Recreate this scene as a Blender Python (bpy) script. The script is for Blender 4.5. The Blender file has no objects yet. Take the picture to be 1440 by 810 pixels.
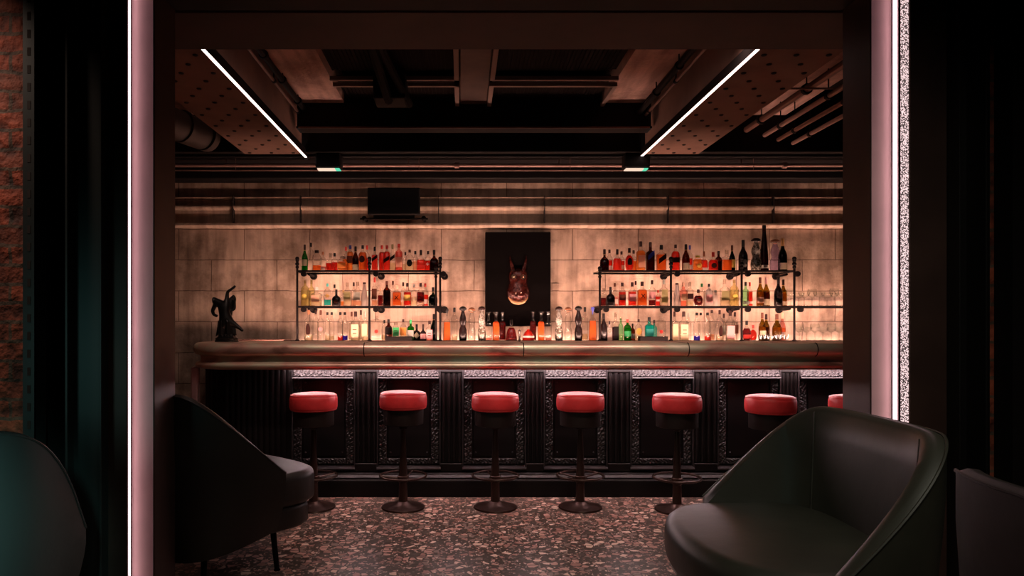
import bpy, math, random
from mathutils import Vector, Matrix, noise
random.seed(7)
S = bpy.context.scene
C = bpy.context.collection
PI = math.pi

# ---------------------------------------------------------------- camera, world, exposure
cd = bpy.data.cameras.new('camera'); cam = bpy.data.objects.new('camera', cd); C.objects.link(cam)
EYE = 1.35
cam.location = (0, 0, EYE); cam.rotation_euler = (PI/2, 0, 0)
cd.sensor_fit = 'HORIZONTAL'; cd.sensor_width = 36; cd.lens = 25.0
cd.shift_x = 70/1440; cd.shift_y = 47/1440; cd.clip_start = 0.05
S.camera = cam
w = bpy.data.worlds.new('world'); S.world = w; w.use_nodes = True
w.node_tree.nodes['Background'].inputs[0].default_value = (0.9, 0.75, 0.7, 1)
w.node_tree.nodes['Background'].inputs[1].default_value = 0.004
S.view_settings.view_transform = 'Standard'
S.view_settings.look = 'None'
S.view_settings.exposure = 0.0
S.view_settings.gamma = 1.0
S.view_settings.use_curve_mapping = False
S.cycles.transparent_max_bounces = 32
S.cycles.max_bounces = 8
S.cycles.caustics_reflective = False
S.cycles.caustics_refractive = False
S.cycles.sample_clamp_indirect = 3.0

# strengths of the lights of the place
E_BACKBAR = 19.0      # LED along the front of the back bar
E_REAR = 5.6         # LED along the foot of the wall
E_UNDER = 26.0        # LED under the counter overhang
E_CEIL = 4.0         # ceiling light lines
E_JAMB = 4.2         # LED in the door frame
def area(name, loc, rot, sx, sy, power, col, spread=PI):
    d = bpy.data.lights.new(name, 'AREA'); d.shape = 'RECTANGLE'; d.size = sx; d.size_y = sy
    d.energy = power; d.color = col; d.spread = spread
    o = bpy.data.objects.new(name, d); C.objects.link(o); o.location = loc; o.rotation_euler = rot
    return o
# teal light of the front room behind the camera, then unseen added fills
area('front_room_teal_lamp', (-2.6, 0.9, 1.25), (math.radians(72), 0, math.radians(-34)), 0.5, 0.4, 0.9, (0.42, 1.0, 0.92), math.radians(75))
area('added_teal_spot', (-0.6, 0.3, 1.6), (math.radians(67), 0, math.radians(31)), 0.25, 0.25, 2.2, (0.35, 1.0, 0.9), math.radians(24))  # narrow beam added only for the teal sheen on the near chair
area('added_chair_fill', (1.0, 0.9, 2.9), (math.radians(38), 0, 0), 1.6, 0.5, 7, (0.95, 0.90, 0.74), math.radians(95))  # unseen fill added to brighten the green black armchair
area('added_brick_light', (-2.6, 2.6, 3.0), (math.radians(35), 0, 0), 0.4, 0.2, 6, (1.0, 0.7, 0.55), math.radians(100))  # unseen wall washer added to brighten the brick
# unseen area lights added in front of the bar to brighten the stools
for x in (-0.9, 0.25, 1.35):
    area('added_stool_light', (x, 3.95, 2.98), (math.radians(33), 0, 0), 0.5, 0.12, 6.6, (1.0, 0.70, 0.60), math.radians(110))

# ---------------------------------------------------------------- materials
MATS = {}
def nm(name):
    m = bpy.data.materials.new(name); m.use_nodes = True
    nt = m.node_tree; nt.nodes.clear()
    out = nt.nodes.new('ShaderNodeOutputMaterial')
    return m, nt, out
def N(nt, t, **kw):
    n = nt.nodes.new('ShaderNode' + t)
    for k, v in kw.items(): setattr(n, k, v)
    return n
def pbr(name, col, rough=0.5, metal=0.0, bump=0.0, bscale=30, var=0.0, vscale=4, col2=None, spec=0.5, coat=0.0):
    if name in MATS: return MATS[name]
    m, nt, out = nm(name)
    b = N(nt, 'BsdfPrincipled'); nt.links.new(b.outputs[0], out.inputs[0])
    b.inputs['Base Color'].default_value = (*col, 1); b.inputs['Roughness'].default_value = rough
    b.inputs['Metallic'].default_value = metal; b.inputs['Specular IOR Level'].default_value = spec
    b.inputs['Coat Weight'].default_value = coat
    tc = N(nt, 'TexCoord')
    if var or col2:
        n = N(nt, 'TexNoise'); n.inputs['Scale'].default_value = vscale; n.inputs['Detail'].default_value = 6
        nt.links.new(tc.outputs['Object'], n.inputs['Vector'])
        r = N(nt, 'ValToRGB'); r.color_ramp.elements[0].position = 0.35; r.color_ramp.elements[1].position = 0.65
        c2 = col2 or tuple(c*(1-var) for c in col)
        r.color_ramp.elements[0].color = (*c2, 1); r.color_ramp.elements[1].color = (*col, 1)
        nt.links.new(n.outputs[0], r.inputs[0]); nt.links.new(r.outputs[0], b.inputs['Base Color'])
    if bump:
        n2 = N(nt, 'TexNoise'); n2.inputs['Scale'].default_value = bscale; n2.inputs['Detail'].default_value = 4
        nt.links.new(tc.outputs['Object'], n2.inputs['Vector'])
        bp = N(nt, 'Bump'); bp.inputs['Strength'].default_value = bump; bp.inputs['Distance'].default_value = 0.01
        nt.links.new(n2.outputs[0], bp.inputs['Height']); nt.links.new(bp.outputs[0], b.inputs['Normal'])
    MATS[name] = m; return m
def emit(name, col, s):
    if name in MATS: return MATS[name]
    m, nt, out = nm(name)
    e = N(nt, 'Emission'); e.inputs[0].default_value = (*col, 1); e.inputs[1].default_value = s
    nt.links.new(e.outputs[0], out.inputs[0]); MATS[name] = m; return m
def glass(name, col, edge=0.55, gloss=0.10, rough=0.2, body=0.0, bodycol=None):
    """thin glass: tinted see-through, denser at the rim, with a fresnel gloss; body adds scattering (frosted or full of liquid)"""
    if name in MATS: return MATS[name]
    m, nt, out = nm(name)
    lw = N(nt, 'LayerWeight'); lw.inputs[0].default_value = 0.35
    r = N(nt, 'ValToRGB')
    tc_ = tuple(c**(.6 if body else 1) for c in col)
    r.color_ramp.elements[0].color = (*tc_, 1); r.color_ramp.elements[0].position = 0.35
    r.color_ramp.elements[1].color = (*[c*edge for c in tc_], 1)
    nt.links.new(lw.outputs['Facing'], r.inputs[0])
    t = N(nt, 'BsdfTransparent'); nt.links.new(r.outputs[0], t.inputs[0])
    last = t
    if body:
        bc = bodycol or col
        d = N(nt, 'BsdfTranslucent'); d.inputs[0].default_value = (*bc, 1)
        df = N(nt, 'BsdfDiffuse'); df.inputs[0].default_value = (*bc, 1)
        mx0 = N(nt, 'MixShader'); mx0.inputs[0].default_value = 0.35
        nt.links.new(d.outputs[0], mx0.inputs[1]); nt.links.new(df.outputs[0], mx0.inputs[2])
        mx = N(nt, 'MixShader'); mx.inputs[0].default_value = body
        nt.links.new(t.outputs[0], mx.inputs[1]); nt.links.new(mx0.outputs[0], mx.inputs[2]); last = mx
    g = N(nt, 'BsdfGlossy'); g.inputs['Roughness'].default_value = rough
    f = N(nt, 'Fresnel'); f.inputs[0].default_value = 1.45
    ma = N(nt, 'Math', operation='MULTIPLY'); ma.inputs[1].default_value = 0.3+gloss*2.5
    nt.links.new(f.outputs[0], ma.inputs[0])
    mi = N(nt, 'Math', operation='MINIMUM'); mi.inputs[1].default_value = 0.2
    nt.links.new(ma.outputs[0], mi.inputs[0])
    mx2 = N(nt, 'MixShader'); nt.links.new(mi.outputs[0], mx2.inputs[0])
    nt.links.new(last.outputs[0], mx2.inputs[1]); nt.links.new(g.outputs[0], mx2.inputs[2])
    nt.links.new(mx2.outputs[0], out.inputs[0]); MATS[name] = m; return m
def paper(name, col):
    if name in MATS: return MATS[name]
    m, nt, out = nm(name)
    d = N(nt, 'BsdfDiffuse'); d.inputs[0].default_value = (*col, 1)
    t = N(nt, 'BsdfTranslucent'); t.inputs[0].default_value = (*col, 1)
    x = N(nt, 'MixShader'); x.inputs[0].default_value = 0.45
    nt.links.new(d.outputs[0], x.inputs[1]); nt.links.new(t.outputs[0], x.inputs[2]); nt.links.new(x.outputs[0], out.inputs[0])
    MATS[name] = m; return m

# stone wall: large blocks with thin joints, stains and drips
def stone_wall(name, c1, c2, joints=True):
    m, nt, out = nm(name)
    b = N(nt, 'BsdfPrincipled'); b.inputs['Roughness'].default_value = 0.85; nt.links.new(b.outputs[0], out.inputs[0])
    geo = N(nt, 'NewGeometry'); sx = N(nt, 'SeparateXYZ'); nt.links.new(geo.outputs['Position'], sx.inputs[0])
    cx = N(nt, 'CombineXYZ'); nt.links.new(sx.outputs[0], cx.inputs[0]); nt.links.new(sx.outputs[2], cx.inputs[1])
    mp = N(nt, 'Mapping'); mp.inputs['Location'].default_value = (0.20, 0.198, 0); nt.links.new(cx.outputs[0], mp.inputs[0])
    n1 = N(nt, 'TexNoise'); n1.inputs['Scale'].default_value = 1.6; n1.inputs['Detail'].default_value = 12; n1.inputs['Roughness'].default_value = 0.65
    nt.links.new(geo.outputs['Position'], n1.inputs['Vector'])
    r1 = N(nt, 'ValToRGB'); r1.color_ramp.elements[0].position = 0.38; r1.color_ramp.elements[1].position = 0.56
    r1.color_ramp.elements[0].color = (*c2, 1); r1.color_ramp.elements[1].color = (*c1, 1)
    nt.links.new(n1.outputs[0], r1.inputs[0])
    # vertical drips
    mp2 = N(nt, 'Mapping'); mp2.inputs['Scale'].default_value = (7, 1, 0.8); nt.links.new(geo.outputs['Position'], mp2.inputs[0])
    n2 = N(nt, 'TexNoise'); n2.inputs['Scale'].default_value = 2.0; n2.inputs['Detail'].default_value = 5
    nt.links.new(mp2.outputs[0], n2.inputs['Vector'])
    r2 = N(nt, 'ValToRGB'); r2.color_ramp.elements[0].position = 0.34; r2.color_ramp.elements[1].position = 0.58
    r2.color_ramp.elements[0].color = (0.60, 0.56, 0.54, 1); r2.color_ramp.elements[1].color = (1, 1, 1, 1)
    nt.links.new(n2.outputs[0], r2.inputs[0])
    mul = N(nt, 'Mix', data_type='RGBA', blend_type='MULTIPLY'); mul.inputs[0].default_value = 0.85
    nt.links.new(r1.outputs[0], mul.inputs[6]); nt.links.new(r2.outputs[0], mul.inputs[7])
    col = mul.outputs[2]
    # fine pits
    n3 = N(nt, 'TexNoise'); n3.inputs['Scale'].default_value = 40; n3.inputs['Detail'].default_value = 3
    nt.links.new(geo.outputs['Position'], n3.inputs['Vector'])
    hgt = n3.outputs[0]
    if joints:
        br = N(nt, 'TexBrick'); br.inputs['Scale'].default_value = 1.0
        br.inputs['Brick Width'].default_value = 0.66; br.inputs['Row Height'].default_value = 0.311
        br.inputs['Mortar Size'].default_value = 0.0045; br.inputs['Mortar Smooth'].default_value = 0.3
        br.inputs['Color1'].default_value = (1, 1, 1, 1); br.inputs['Color2'].default_value = (0.88, 0.88, 0.87, 1)
        br.inputs['Mortar'].default_value = (0.3, 0.25, 0.22, 1)
        wn = N(nt, 'TexNoise'); wn.inputs['Scale'].default_value = 5; wn.inputs['Detail'].default_value = 5; nt.links.new(geo.outputs['Position'], wn.inputs['Vector'])
        wsc = N(nt, 'VectorMath', operation='MULTIPLY_ADD'); wsc.inputs[1].default_value = (0.022, 0.022, 0); nt.links.new(wn.outputs['Color'], wsc.inputs[0]); nt.links.new(mp.outputs[0], wsc.inputs[2])
        nt.links.new(wsc.outputs[0], br.inputs['Vector'])
        mul2 = N(nt, 'Mix', data_type='RGBA', blend_type='MULTIPLY'); mul2.inputs[0].default_value = 1.0
        nt.links.new(col, mul2.inputs[6]); nt.links.new(br.outputs['Color'], mul2.inputs[7]); col = mul2.outputs[2]
        sub = N(nt, 'Math', operation='SUBTRACT'); nt.links.new(n3.outputs[0], sub.inputs[0]); nt.links.new(br.outputs['Fac'], sub.inputs[1]); hgt = sub.outputs[0]
    bp = N(nt, 'Bump'); bp.inputs['Strength'].default_value = 0.5; bp.inputs['Distance'].default_value = 0.008
    nt.links.new(hgt, bp.inputs['Height']); nt.links.new(bp.outputs[0], b.inputs['Normal'])
    nt.links.new(col, b.inputs['Base Color']); return m
M_wall = stone_wall('stone_blocks', (0.68, 0.50, 0.385), (0.27, 0.185, 0.135))
M_cornice = stone_wall('cornice_stone', (0.62, 0.46, 0.35), (0.36, 0.27, 0.2), False)
M_conc = stone_wall('ceiling_concrete', (0.8, 0.52, 0.44), (0.42, 0.25, 0.2), False)

def brick_mat():
    m, nt, out = nm('old_brick')
    b = N(nt, 'BsdfPrincipled'); b.inputs['Roughness'].default_value = 0.75; nt.links.new(b.outputs[0], out.inputs[0])
    geo = N(nt, 'NewGeometry'); sx = N(nt, 'SeparateXYZ'); nt.links.new(geo.outputs['Position'], sx.inputs[0])
    cx = N(nt, 'CombineXYZ'); nt.links.new(sx.outputs[0], cx.inputs[0]); nt.links.new(sx.outputs[2], cx.inputs[1])
    br = N(nt, 'TexBrick'); br.inputs['Scale'].default_value = 1; br.inputs['Brick Width'].default_value = 0.22; br.inputs['Row Height'].default_value = 0.085
    br.inputs['Mortar Size'].default_value = 0.008
    br.inputs['Color1'].default_value = (0.30, 0.07, 0.035, 1); br.inputs['Color2'].default_value = (0.16, 0.05, 0.03, 1); br.inputs['Mortar'].default_value = (0.10, 0.07, 0.05, 1)
    n = N(nt, 'TexNoise'); n.inputs['Scale'].default_value = 14; n.inputs['Detail'].default_value = 8; nt.links.new(geo.outputs['Position'], n.inputs['Vector'])
    va = N(nt, 'VectorMath', operation='SCALE'); va.inputs['Scale'].default_value = 0.03; nt.links.new(n.outputs['Color'], va.inputs[0])
    ad = N(nt, 'VectorMath', operation='ADD'); nt.links.new(cx.outputs[0], ad.inputs[0]); nt.links.new(va.outputs[0], ad.inputs[1])
    nt.links.new(ad.outputs[0], br.inputs['Vector'])
    r = N(nt, 'ValToRGB'); r.color_ramp.elements[0].position = 0.35; r.color_ramp.elements[0].color = (0.35, 0.3, 0.3, 1); r.color_ramp.elements[1].position = 0.62; r.color_ramp.elements[1].color = (1.5, 1.3, 1.2, 1)
    nt.links.new(n.outputs[0], r.inputs[0])
    mu = N(nt, 'Mix', data_type='RGBA', blend_type='MULTIPLY'); mu.inputs[0].default_value = 1
    nt.links.new(br.outputs[0], mu.inputs[6]); nt.links.new(r.outputs[0], mu.inputs[7]); nt.links.new(mu.outputs[2], b.inputs['Base Color'])
    bp = N(nt, 'Bump'); bp.inputs['Strength'].default_value = 1; bp.inputs['Distance'].default_value = 0.03; nt.links.new(n.outputs[0], bp.inputs['Height']); nt.links.new(bp.outputs[0], b.inputs['Normal'])
    return m
M_brick = brick_mat()

def terrazzo():
    m, nt, out = nm('terrazzo')
    b = N(nt, 'BsdfPrincipled'); b.inputs['Roughness'].default_value = 0.38; nt.links.new(b.outputs[0], out.inputs[0])
    geo = N(nt, 'NewGeometry')
    n = N(nt, 'TexNoise'); n.inputs['Scale'].default_value = 9; nt.links.new(geo.outputs['Position'], n.inputs['Vector'])
    va = N(nt, 'VectorMath', operation='SCALE'); va.inputs['Scale'].default_value = 0.03; nt.links.new(n.outputs['Color'], va.inputs[0])
    ad = N(nt, 'VectorMath', operation='ADD'); nt.links.new(geo.outputs['Position'], ad.inputs[0]); nt.links.new(va.outputs[0], ad.inputs[1])
    def layer(scale, lo, hi):
        v = N(nt, 'TexVoronoi', voronoi_dimensions='2D', feature='F1'); v.inputs['Scale'].default_value = scale
        e = N(nt, 'TexVoronoi', voronoi_dimensions='2D', feature='DISTANCE_TO_EDGE'); e.inputs['Scale'].default_value = scale
        nt.links.new(ad.outputs[0], v.inputs['Vector']); nt.links.new(ad.outputs[0], e.inputs['Vector'])
        st = N(nt, 'Math', operation='GREATER_THAN'); st.inputs[1].default_value = 0.13
        nt.links.new(e.outputs['Distance'], st.inputs[0])
        sc = N(nt, 'SeparateColor'); nt.links.new(v.outputs['Color'], sc.inputs[0])
        th = N(nt, 'Math', operation='GREATER_THAN'); th.inputs[1].default_value = lo; nt.links.new(sc.outputs[0], th.inputs[0])
        mk = N(nt, 'Math', operation='MULTIPLY'); nt.links.new(st.outputs[0], mk.inputs[0]); nt.links.new(th.outputs[0], mk.inputs[1])
        r = N(nt, 'ValToRGB'); cr = r.color_ramp
        cr.elements[0].position = 0; cr.elements[0].color = (0.42, 0.20, 0.16, 1); cr.elements[1].position = 1; cr.elements[1].color = (1.0, 0.78, 0.68, 1)
        for p, c in ((0.2, (0.10, 0.07, 0.06)), (0.4, (0.62, 0.34, 0.28)), (0.6, (0.28, 0.19, 0.16)), (0.8, (0.85, 0.6, 0.5))):
            q = cr.elements.new(p); q.color = (*c, 1)
        cr.interpolation = 'CONSTANT'
        nt.links.new(sc.outputs[1], r.inputs[0])
        return mk, r
    base = N(nt, 'RGB'); base.outputs[0].default_value = (0.07, 0.045, 0.036, 1)
    last = base.outputs[0]
    for s, lo in ((70, 0.62), (24, 0.48)):
        mk, r = layer(s, lo, 1)
        mx = N(nt, 'Mix', data_type='RGBA'); nt.links.new(mk.outputs[0], mx.inputs[0]); nt.links.new(last, mx.inputs[6]); nt.links.new(r.outputs[0], mx.inputs[7]); last = mx.outputs[2]
    nt.links.new(last, b.inputs['Base Color'])
    return m
M_floor = terrazzo()
M_black = pbr('black_paint', (0.009, 0.007, 0.007), 0.6, spec=0.15)
M_gloss = pbr('black_gloss_panel', (0.007, 0.005, 0.005), 0.42, var=0.3, bump=0.05, bscale=12, spec=.2)
M_emb = pbr('embossed_black_iron', (0.022, 0.018, 0.019), 0.4, 0.0, spec=.3)
M_iron = pbr('black_iron', (0.006, 0.004, 0.004), 0.6, 0.0, spec=.08)
M_brown = pbr('dark_bronze_steel', (0.085, 0.042, 0.034), 0.5, 0.3, var=0.3)
M_beam = pbr('brown_beam', (0.05, 0.02, 0.014), 0.7, var=0.35, vscale=3)
M_teal = pbr('teal_black_steel', (0.03, 0.037, 0.037), 0.45, 0.3)
M_plate = pbr('rivet_plate', (0.27, 0.145, 0.105), 0.8, var=0.3, vscale=3)
M_dot = pbr('rivet_dark', (0.02, 0.012, 0.01), 0.8)
M_dark = pbr('ceiling_black', (0.008, 0.005, 0.004), 0.9, spec=.1)
M_corr = pbr('dark_corrugated_sheet', (0.014, 0.008, 0.007), 0.8, spec=.1)
M_flange = pbr('dusty_steel_flange', (0.30, 0.2, 0.17), 0.6)
M_pipe = pbr('dusty_conduit', (0.34, 0.2, 0.17), 0.5, 0.3)
M_pipeb = pbr('copper_brown_pipe', (0.20, 0.10, 0.075), 0.45, 0.4)
M_pink = pbr('pink_enamel_channel', (0.95, 0.60, 0.61), 0.5, var=0.12, vscale=5)
M_leather = pbr('dark_leather', (0.022, 0.016, 0.014), 0.45, bump=0.25, bscale=9, var=0.35, vscale=5, spec=0.5)
M_leather2 = pbr('green_black_leather', (0.043, 0.042, 0.031), 0.42, bump=0.25, bscale=7, var=0.3, vscale=4, spec=0.55)
M_red = pbr('red_vinyl', (0.74, 0.042, 0.045), 0.45, bump=0.35, bscale=14, var=0.22, vscale=8, spec=.35)
M_stool = pbr('dark_bronze_stool', (0.05, 0.025, 0.02), 0.35, 0.7)
M_bronze = pbr('black_bronze', (0.012, 0.010, 0.009), 0.35, 0.5)
def counter_metal():
    m, nt, out = nm('worn_brass_counter')
    b = N(nt, 'BsdfPrincipled'); b.inputs['Metallic'].default_value = 0.6; b.inputs['Roughness'].default_value = 0.3; nt.links.new(b.outputs[0], out.inputs[0])
    geo = N(nt, 'NewGeometry')
    mp = N(nt, 'Mapping'); mp.inputs['Scale'].default_value = (1, 1.5, 3); nt.links.new(geo.outputs['Position'], mp.inputs[0])
    n = N(nt, 'TexNoise'); n.inputs['Scale'].default_value = 2.6; n.inputs['Detail'].default_value = 7; n.inputs['Distortion'].default_value = 0.6
    nt.links.new(mp.outputs[0], n.inputs['Vector'])
    r = N(nt, 'ValToRGB'); cr = r.color_ramp
    cr.elements[0].position = 0.3; cr.elements[0].color = (0.30, 0.15, 0.11, 1)
    cr.elements[1].position = 0.75; cr.elements[1].color = (0.85, 0.72, 0.56, 1)
    q = cr.elements.new(0.45); q.color = (0.72, 0.42, 0.32, 1)
    q = cr.elements.new(0.58); q.color = (0.68, 0.62, 0.44, 1)
    nt.links.new(n.outputs[0], r.inputs[0]); nt.links.new(r.outputs[0], b.inputs['Base Color'])
    r2 = N(nt, 'ValToRGB'); r2.color_ramp.elements[0].color = (0.28,)*3+(1,); r2.color_ramp.elements[1].color = (0.48,)*3+(1,)
    nt.links.new(n.outputs[0], r2.inputs[0]); nt.links.new(r2.outputs[0], b.inputs['Roughness'])
    return m
M_counter = counter_metal()
M_led_bar = emit('led_backbar', (1.0, 0.57, 0.44), E_BACKBAR*6)
M_led_rear = emit('led_rear', (1.0, 0.61, 0.49), E_REAR*6)
M_led_shelf = emit('led_shelf', (1.0, 0.56, 0.45), 50)
M_led_under = emit('led_under_counter', (1.0, 0.74, 0.76), E_UNDER*4)
M_led_ceil = emit('led_ceiling', (1.0, 0.74, 0.68), E_CEIL)
M_led_jamb = emit('led_jamb', (1.0, 0.66, 0.70), E_JAMB)
M_lens = emit('projector_lens', (1.0, 0.72, 0.55), 1.0)
M_lens_g = emit('projector_lens_green', (0.15, 0.9, 0.55), 0.8)

# ---------------------------------------------------------------- mesh helpers
class MB:
    def __init__(s): s.v = []; s.f = []; s.m = []; s.mi = 0
    def _add(s, vs, fs):
        o = len(s.v); s.v += [tuple(v) for v in vs]; s.f += [tuple(i+o for i in f) for f in fs]; s.m += [s.mi]*len(fs)
    def box(s, x0, x1, y0, y1, z0, z1, b=0.0):
        if b <= 0:
            vs = [(x, y, z) for x in (x0, x1) for y in (y0, y1) for z in (z0, z1)]
            s._add(vs, [(0,1,3,2),(4,6,7,5),(0,4,5,1),(2,3,7,6),(0,2,6,4),(1,5,7,3)]); return s
        # chamfered box: eight corners cut into three points each
        vs = []; idx = {}
        for i, x in enumerate((x0, x1)):
            for j, y in enumerate((y0, y1)):
                for k, z in enumerate((z0, z1)):
                    dx = b if i == 0 else -b; dy = b if j == 0 else -b; dz = b if k == 0 else -b
                    idx[i,j,k,'x'] = len(vs); vs.append((x, y+dy, z+dz))
                    idx[i,j,k,'y'] = len(vs); vs.append((x+dx, y, z+dz))
                    idx[i,j,k,'z'] = len(vs); vs.append((x+dx, y+dy, z))
        F = []
        I = idx
        for i in (0, 1):
            q = [I[i,0,0,'x'], I[i,1,0,'x'], I[i,1,1,'x'], I[i,0,1,'x']]; F.append(q if i == 1 else q[::-1])
            q = [I[0,i,0,'y'], I[1,i,0,'y'], I[1,i,1,'y'], I[0,i,1,'y']]; F.append(q if i == 0 else q[::-1])
            q = [I[0,0,i,'z'], I[1,0,i,'z'], I[1,1,i,'z'], I[0,1,i,'z']]; F.append(q if i == 1 else q[::-1])
        for i in (0, 1):
            for j in (0, 1):
                F.append([I[i,j,0,'x'], I[i,j,0,'y'], I[i,j,1,'y'], I[i,j,1,'x']])
                F.append([I[i,0,j,'x'], I[i,0,j,'z'], I[i,1,j,'z'], I[i,1,j,'x']])
                F.append([I[0,i,j,'y'], I[0,i,j,'z'], I[1,i,j,'z'], I[1,i,j,'y']])
                for k in (0, 1):
                    F.append([I[i,j,k,'x'], I[i,j,k,'y'], I[i,j,k,'z']])
        s._add(vs, F); return s
    def tube(s, pts, r, n=10, cap=True):
        pts = [Vector(p) for p in pts]; rs = r if isinstance(r, (list, tuple)) else [r]*len(pts)
        vs = []; L = len(pts)
        up = None
        for i, p in enumerate(pts):
            t = ((pts[min(i+1, L-1)] - p).normalized() + (p - pts[max(i-1, 0)]).normalized())
            t = t.normalized() if t.length > 1e-9 else Vector((0, 0, 1))
            if up is None: up = Vector((0, 0, 1)) if abs(t.z) < 0.9 else Vector((1, 0, 0))
            a = t.cross(up); a = a.normalized() if a.length > 1e-6 else t.cross(Vector((0, 1, 0))).normalized()
            b = a.cross(t).normalized(); up = b
            for k in range(n):
                q = 2*PI*k/n; vs.append(p + (a*math.cos(q) + b*math.sin(q))*rs[i])
        fs = [(i*n+k, i*n+(k+1) % n, (i+1)*n+(k+1) % n, (i+1)*n+k) for i in range(L-1) for k in range(n)]
        if cap: fs += [tuple(range(n))[::-1], tuple(range((L-1)*n, L*n))]
        s._add(vs, fs); return s
    def ring(s, c, R, r, n=32, m=8):
        vs = []
        for i in range(n):
            a = 2*PI*i/n
            for k in range(m):
                q = 2*PI*k/m; vs.append((c[0]+(R+r*math.cos(q))*math.cos(a), c[1]+(R+r*math.cos(q))*math.sin(a), c[2]+r*math.sin(q)))
        s._add(vs, [(i*m+k, ((i+1) % n)*m+k, ((i+1) % n)*m+(k+1) % m, i*m+(k+1) % m) for i in range(n) for k in range(m)]); return s
    def lathe(s, prof, c=(0, 0, 0), n=24, sq=0.0, sy=1.0, cap=True, lean=0.0):
        """prof: (r, z). sq: 0 round .. 1 square section, sy: flattening in y"""
        vs = []
        for r, z in prof:
            for k in range(n):
                a = 2*PI*(k+0.5)/n; ca, sa = math.cos(a), math.sin(a)
                if sq:
                    e = 2 + sq*8; g = (abs(ca)**e + abs(sa)**e)**(-1/e)
                else: g = 1
                vs.append((c[0]+r*ca*g+lean*z, c[1]+r*sa*g*sy, c[2]+z))
        L = len(prof)
        fs = [(i*n+k, i*n+(k+1) % n, (i+1)*n+(k+1) % n, (i+1)*n+k) for i in range(L-1) for k in range(n)]
        if cap: fs += [tuple(range(n))[::-1], tuple(range((L-1)*n, L*n))]
        s._add(vs, fs); return s
    def ball(s, c, r, n=12, sz=1.0):
        return s.lathe([(max(1e-4, r*math.sin(PI*i/n)), -r*sz*math.cos(PI*i/n)) for i in range(n+1)], c, n=2*n)
    def prism(s, poly, z0, z1):
        n = len(poly); vs = [(x, y, z0) for x, y in poly] + [(x, y, z1) for x, y in poly]
        s._add(vs, [(i, (i+1) % n, n+(i+1) % n, n+i) for i in range(n)] + [tuple(range(n))[::-1], tuple(range(n, 2*n))]); return s
    def sweep_x(s, prof, x0, x1):
        """prof: closed list of (y, z) run along x"""
        n = len(prof); vs = [(x0, y, z) for y, z in prof] + [(x1, y, z) for y, z in prof]
        s._add(vs, [(i, (i+1) % n, n+(i+1) % n, n+i) for i in range(n)] + [tuple(range(n))[::-1], tuple(range(n, 2*n))]); return s
    def build(s, name, mat, parent=None, smooth=35, loc=None):
        me = bpy.data.meshes.new(name); me.from_pydata(s.v, [], s.f)
        for m in (mat if isinstance(mat, (list, tuple)) else [mat]): me.materials.append(m)
        for p, k in zip(me.polygons, s.m): p.material_index = k
        import bmesh
        bm = bmesh.new(); bm.from_mesh(me); bmesh.ops.recalc_face_normals(bm, faces=bm.faces); bm.to_mesh(me); bm.free()
        if smooth:
            for p in me.polygons: p.use_smooth = True
            me.set_sharp_from_angle(angle=math.radians(smooth))
        o = bpy.data.objects.new(name, me); C.objects.link(o)
        if parent: o.parent = parent
        if loc: o.location = loc
        return o
def tag(o, label=None, cat=None, group=None, kind=None):
    if label: o['label'] = label
    if cat: o['category'] = cat
    if group: o['group'] = group
    if kind: o['kind'] = kind
    return o
def thing(name, label, cat, loc=(0, 0, 0), rz=0, group=None):
    o = bpy.data.objects.new(name, None); C.objects.link(o); o.location = loc; o.rotation_euler.z = rz
    o.empty_display_size = 0.1
    return tag(o, label, cat, group)
def dup(o, loc=None, rz=None, label=None):
    ks = [c for c in bpy.data.objects if c.parent == o]
    def cp(q, par):
        c = q.copy(); C.objects.link(c)
        if par: c.parent = par
        for k in KIDS.get(q.name, []): cp(k, c)
        return c
    KIDS = {}
    for q in bpy.data.objects:
        if q.parent: KIDS.setdefault(q.parent.name, []).append(q)
    c = cp(o, None)
    if loc: c.location = loc
    if rz is not None: c.rotation_euler.z = rz
    if label: c['label'] = label
    return c
def struct(name, mb, mat, parent=None, smooth=0):
    o = mb.build(name, mat, parent, smooth)
    if not parent: o['kind'] = 'structure'
    return o
def P(x, y, Y):
    """world X, Z of a picture point at distance Y"""
    return ((x-650)*Y/1000, EYE-(y-452)*Y/1000)

# ---------------------------------------------------------------- room shell
b = MB(); b.box(-4.2, 5.2, -2.5, 7.4, -0.1, 0); struct('floor', b, M_floor)
b = MB(); b.box(-4.2, 5.2, 7.15, 7.4, 0, 3.5); struct('wall_back', b, M_wall)
b = MB(); b.box(-4.3, -4.2, -2.5, 7.4, 0, 3.5); struct('wall_left', b, M_wall)
b = MB(); b.box(5.2, 5.3, -2.5, 7.4, 0, 3.5); struct('wall_right', b, M_wall)
b = MB(); b.box(-4.2, 5.2, -2.5, 7.4, 3.42, 3.5); struct('ceiling', b, M_dark)
b = MB(); b.box(-4.2, 5.2, -2.6, -2.5, 0, 3.5); struct('wall_front', b, M_brown)

# cornice: stepped stone mouldings along the back wall
W = 7.15
def cz(y): return EYE + (452-y)*7.05/1000
prof = [(W+.01, 2.285), (W-.05, 2.285), (W-.075, 2.292), (W-.09, 2.305), (W-.085, 2.325), (W-.04, 2.332), (W-.03, 2.46),
        (W-.05, 2.463), (W-.075, 2.475), (W-.080, 2.49), (W-.074, 2.503), (W-.045, 2.508), (W-.035, 2.535), (W-.034, 2.553), (W-.045, 2.557), (W-.046, 2.562), (W-.032, 2.565), (W-.030, 2.578), (W-.042, 2.582), (W-.042, 2.592), (W-.02, 2.60), (W+.01, 2.60)]
b = MB(); b.sweep_x(prof, -4.2, 5.2); struct('trim_1', b, M_cornice, smooth=50)
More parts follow.
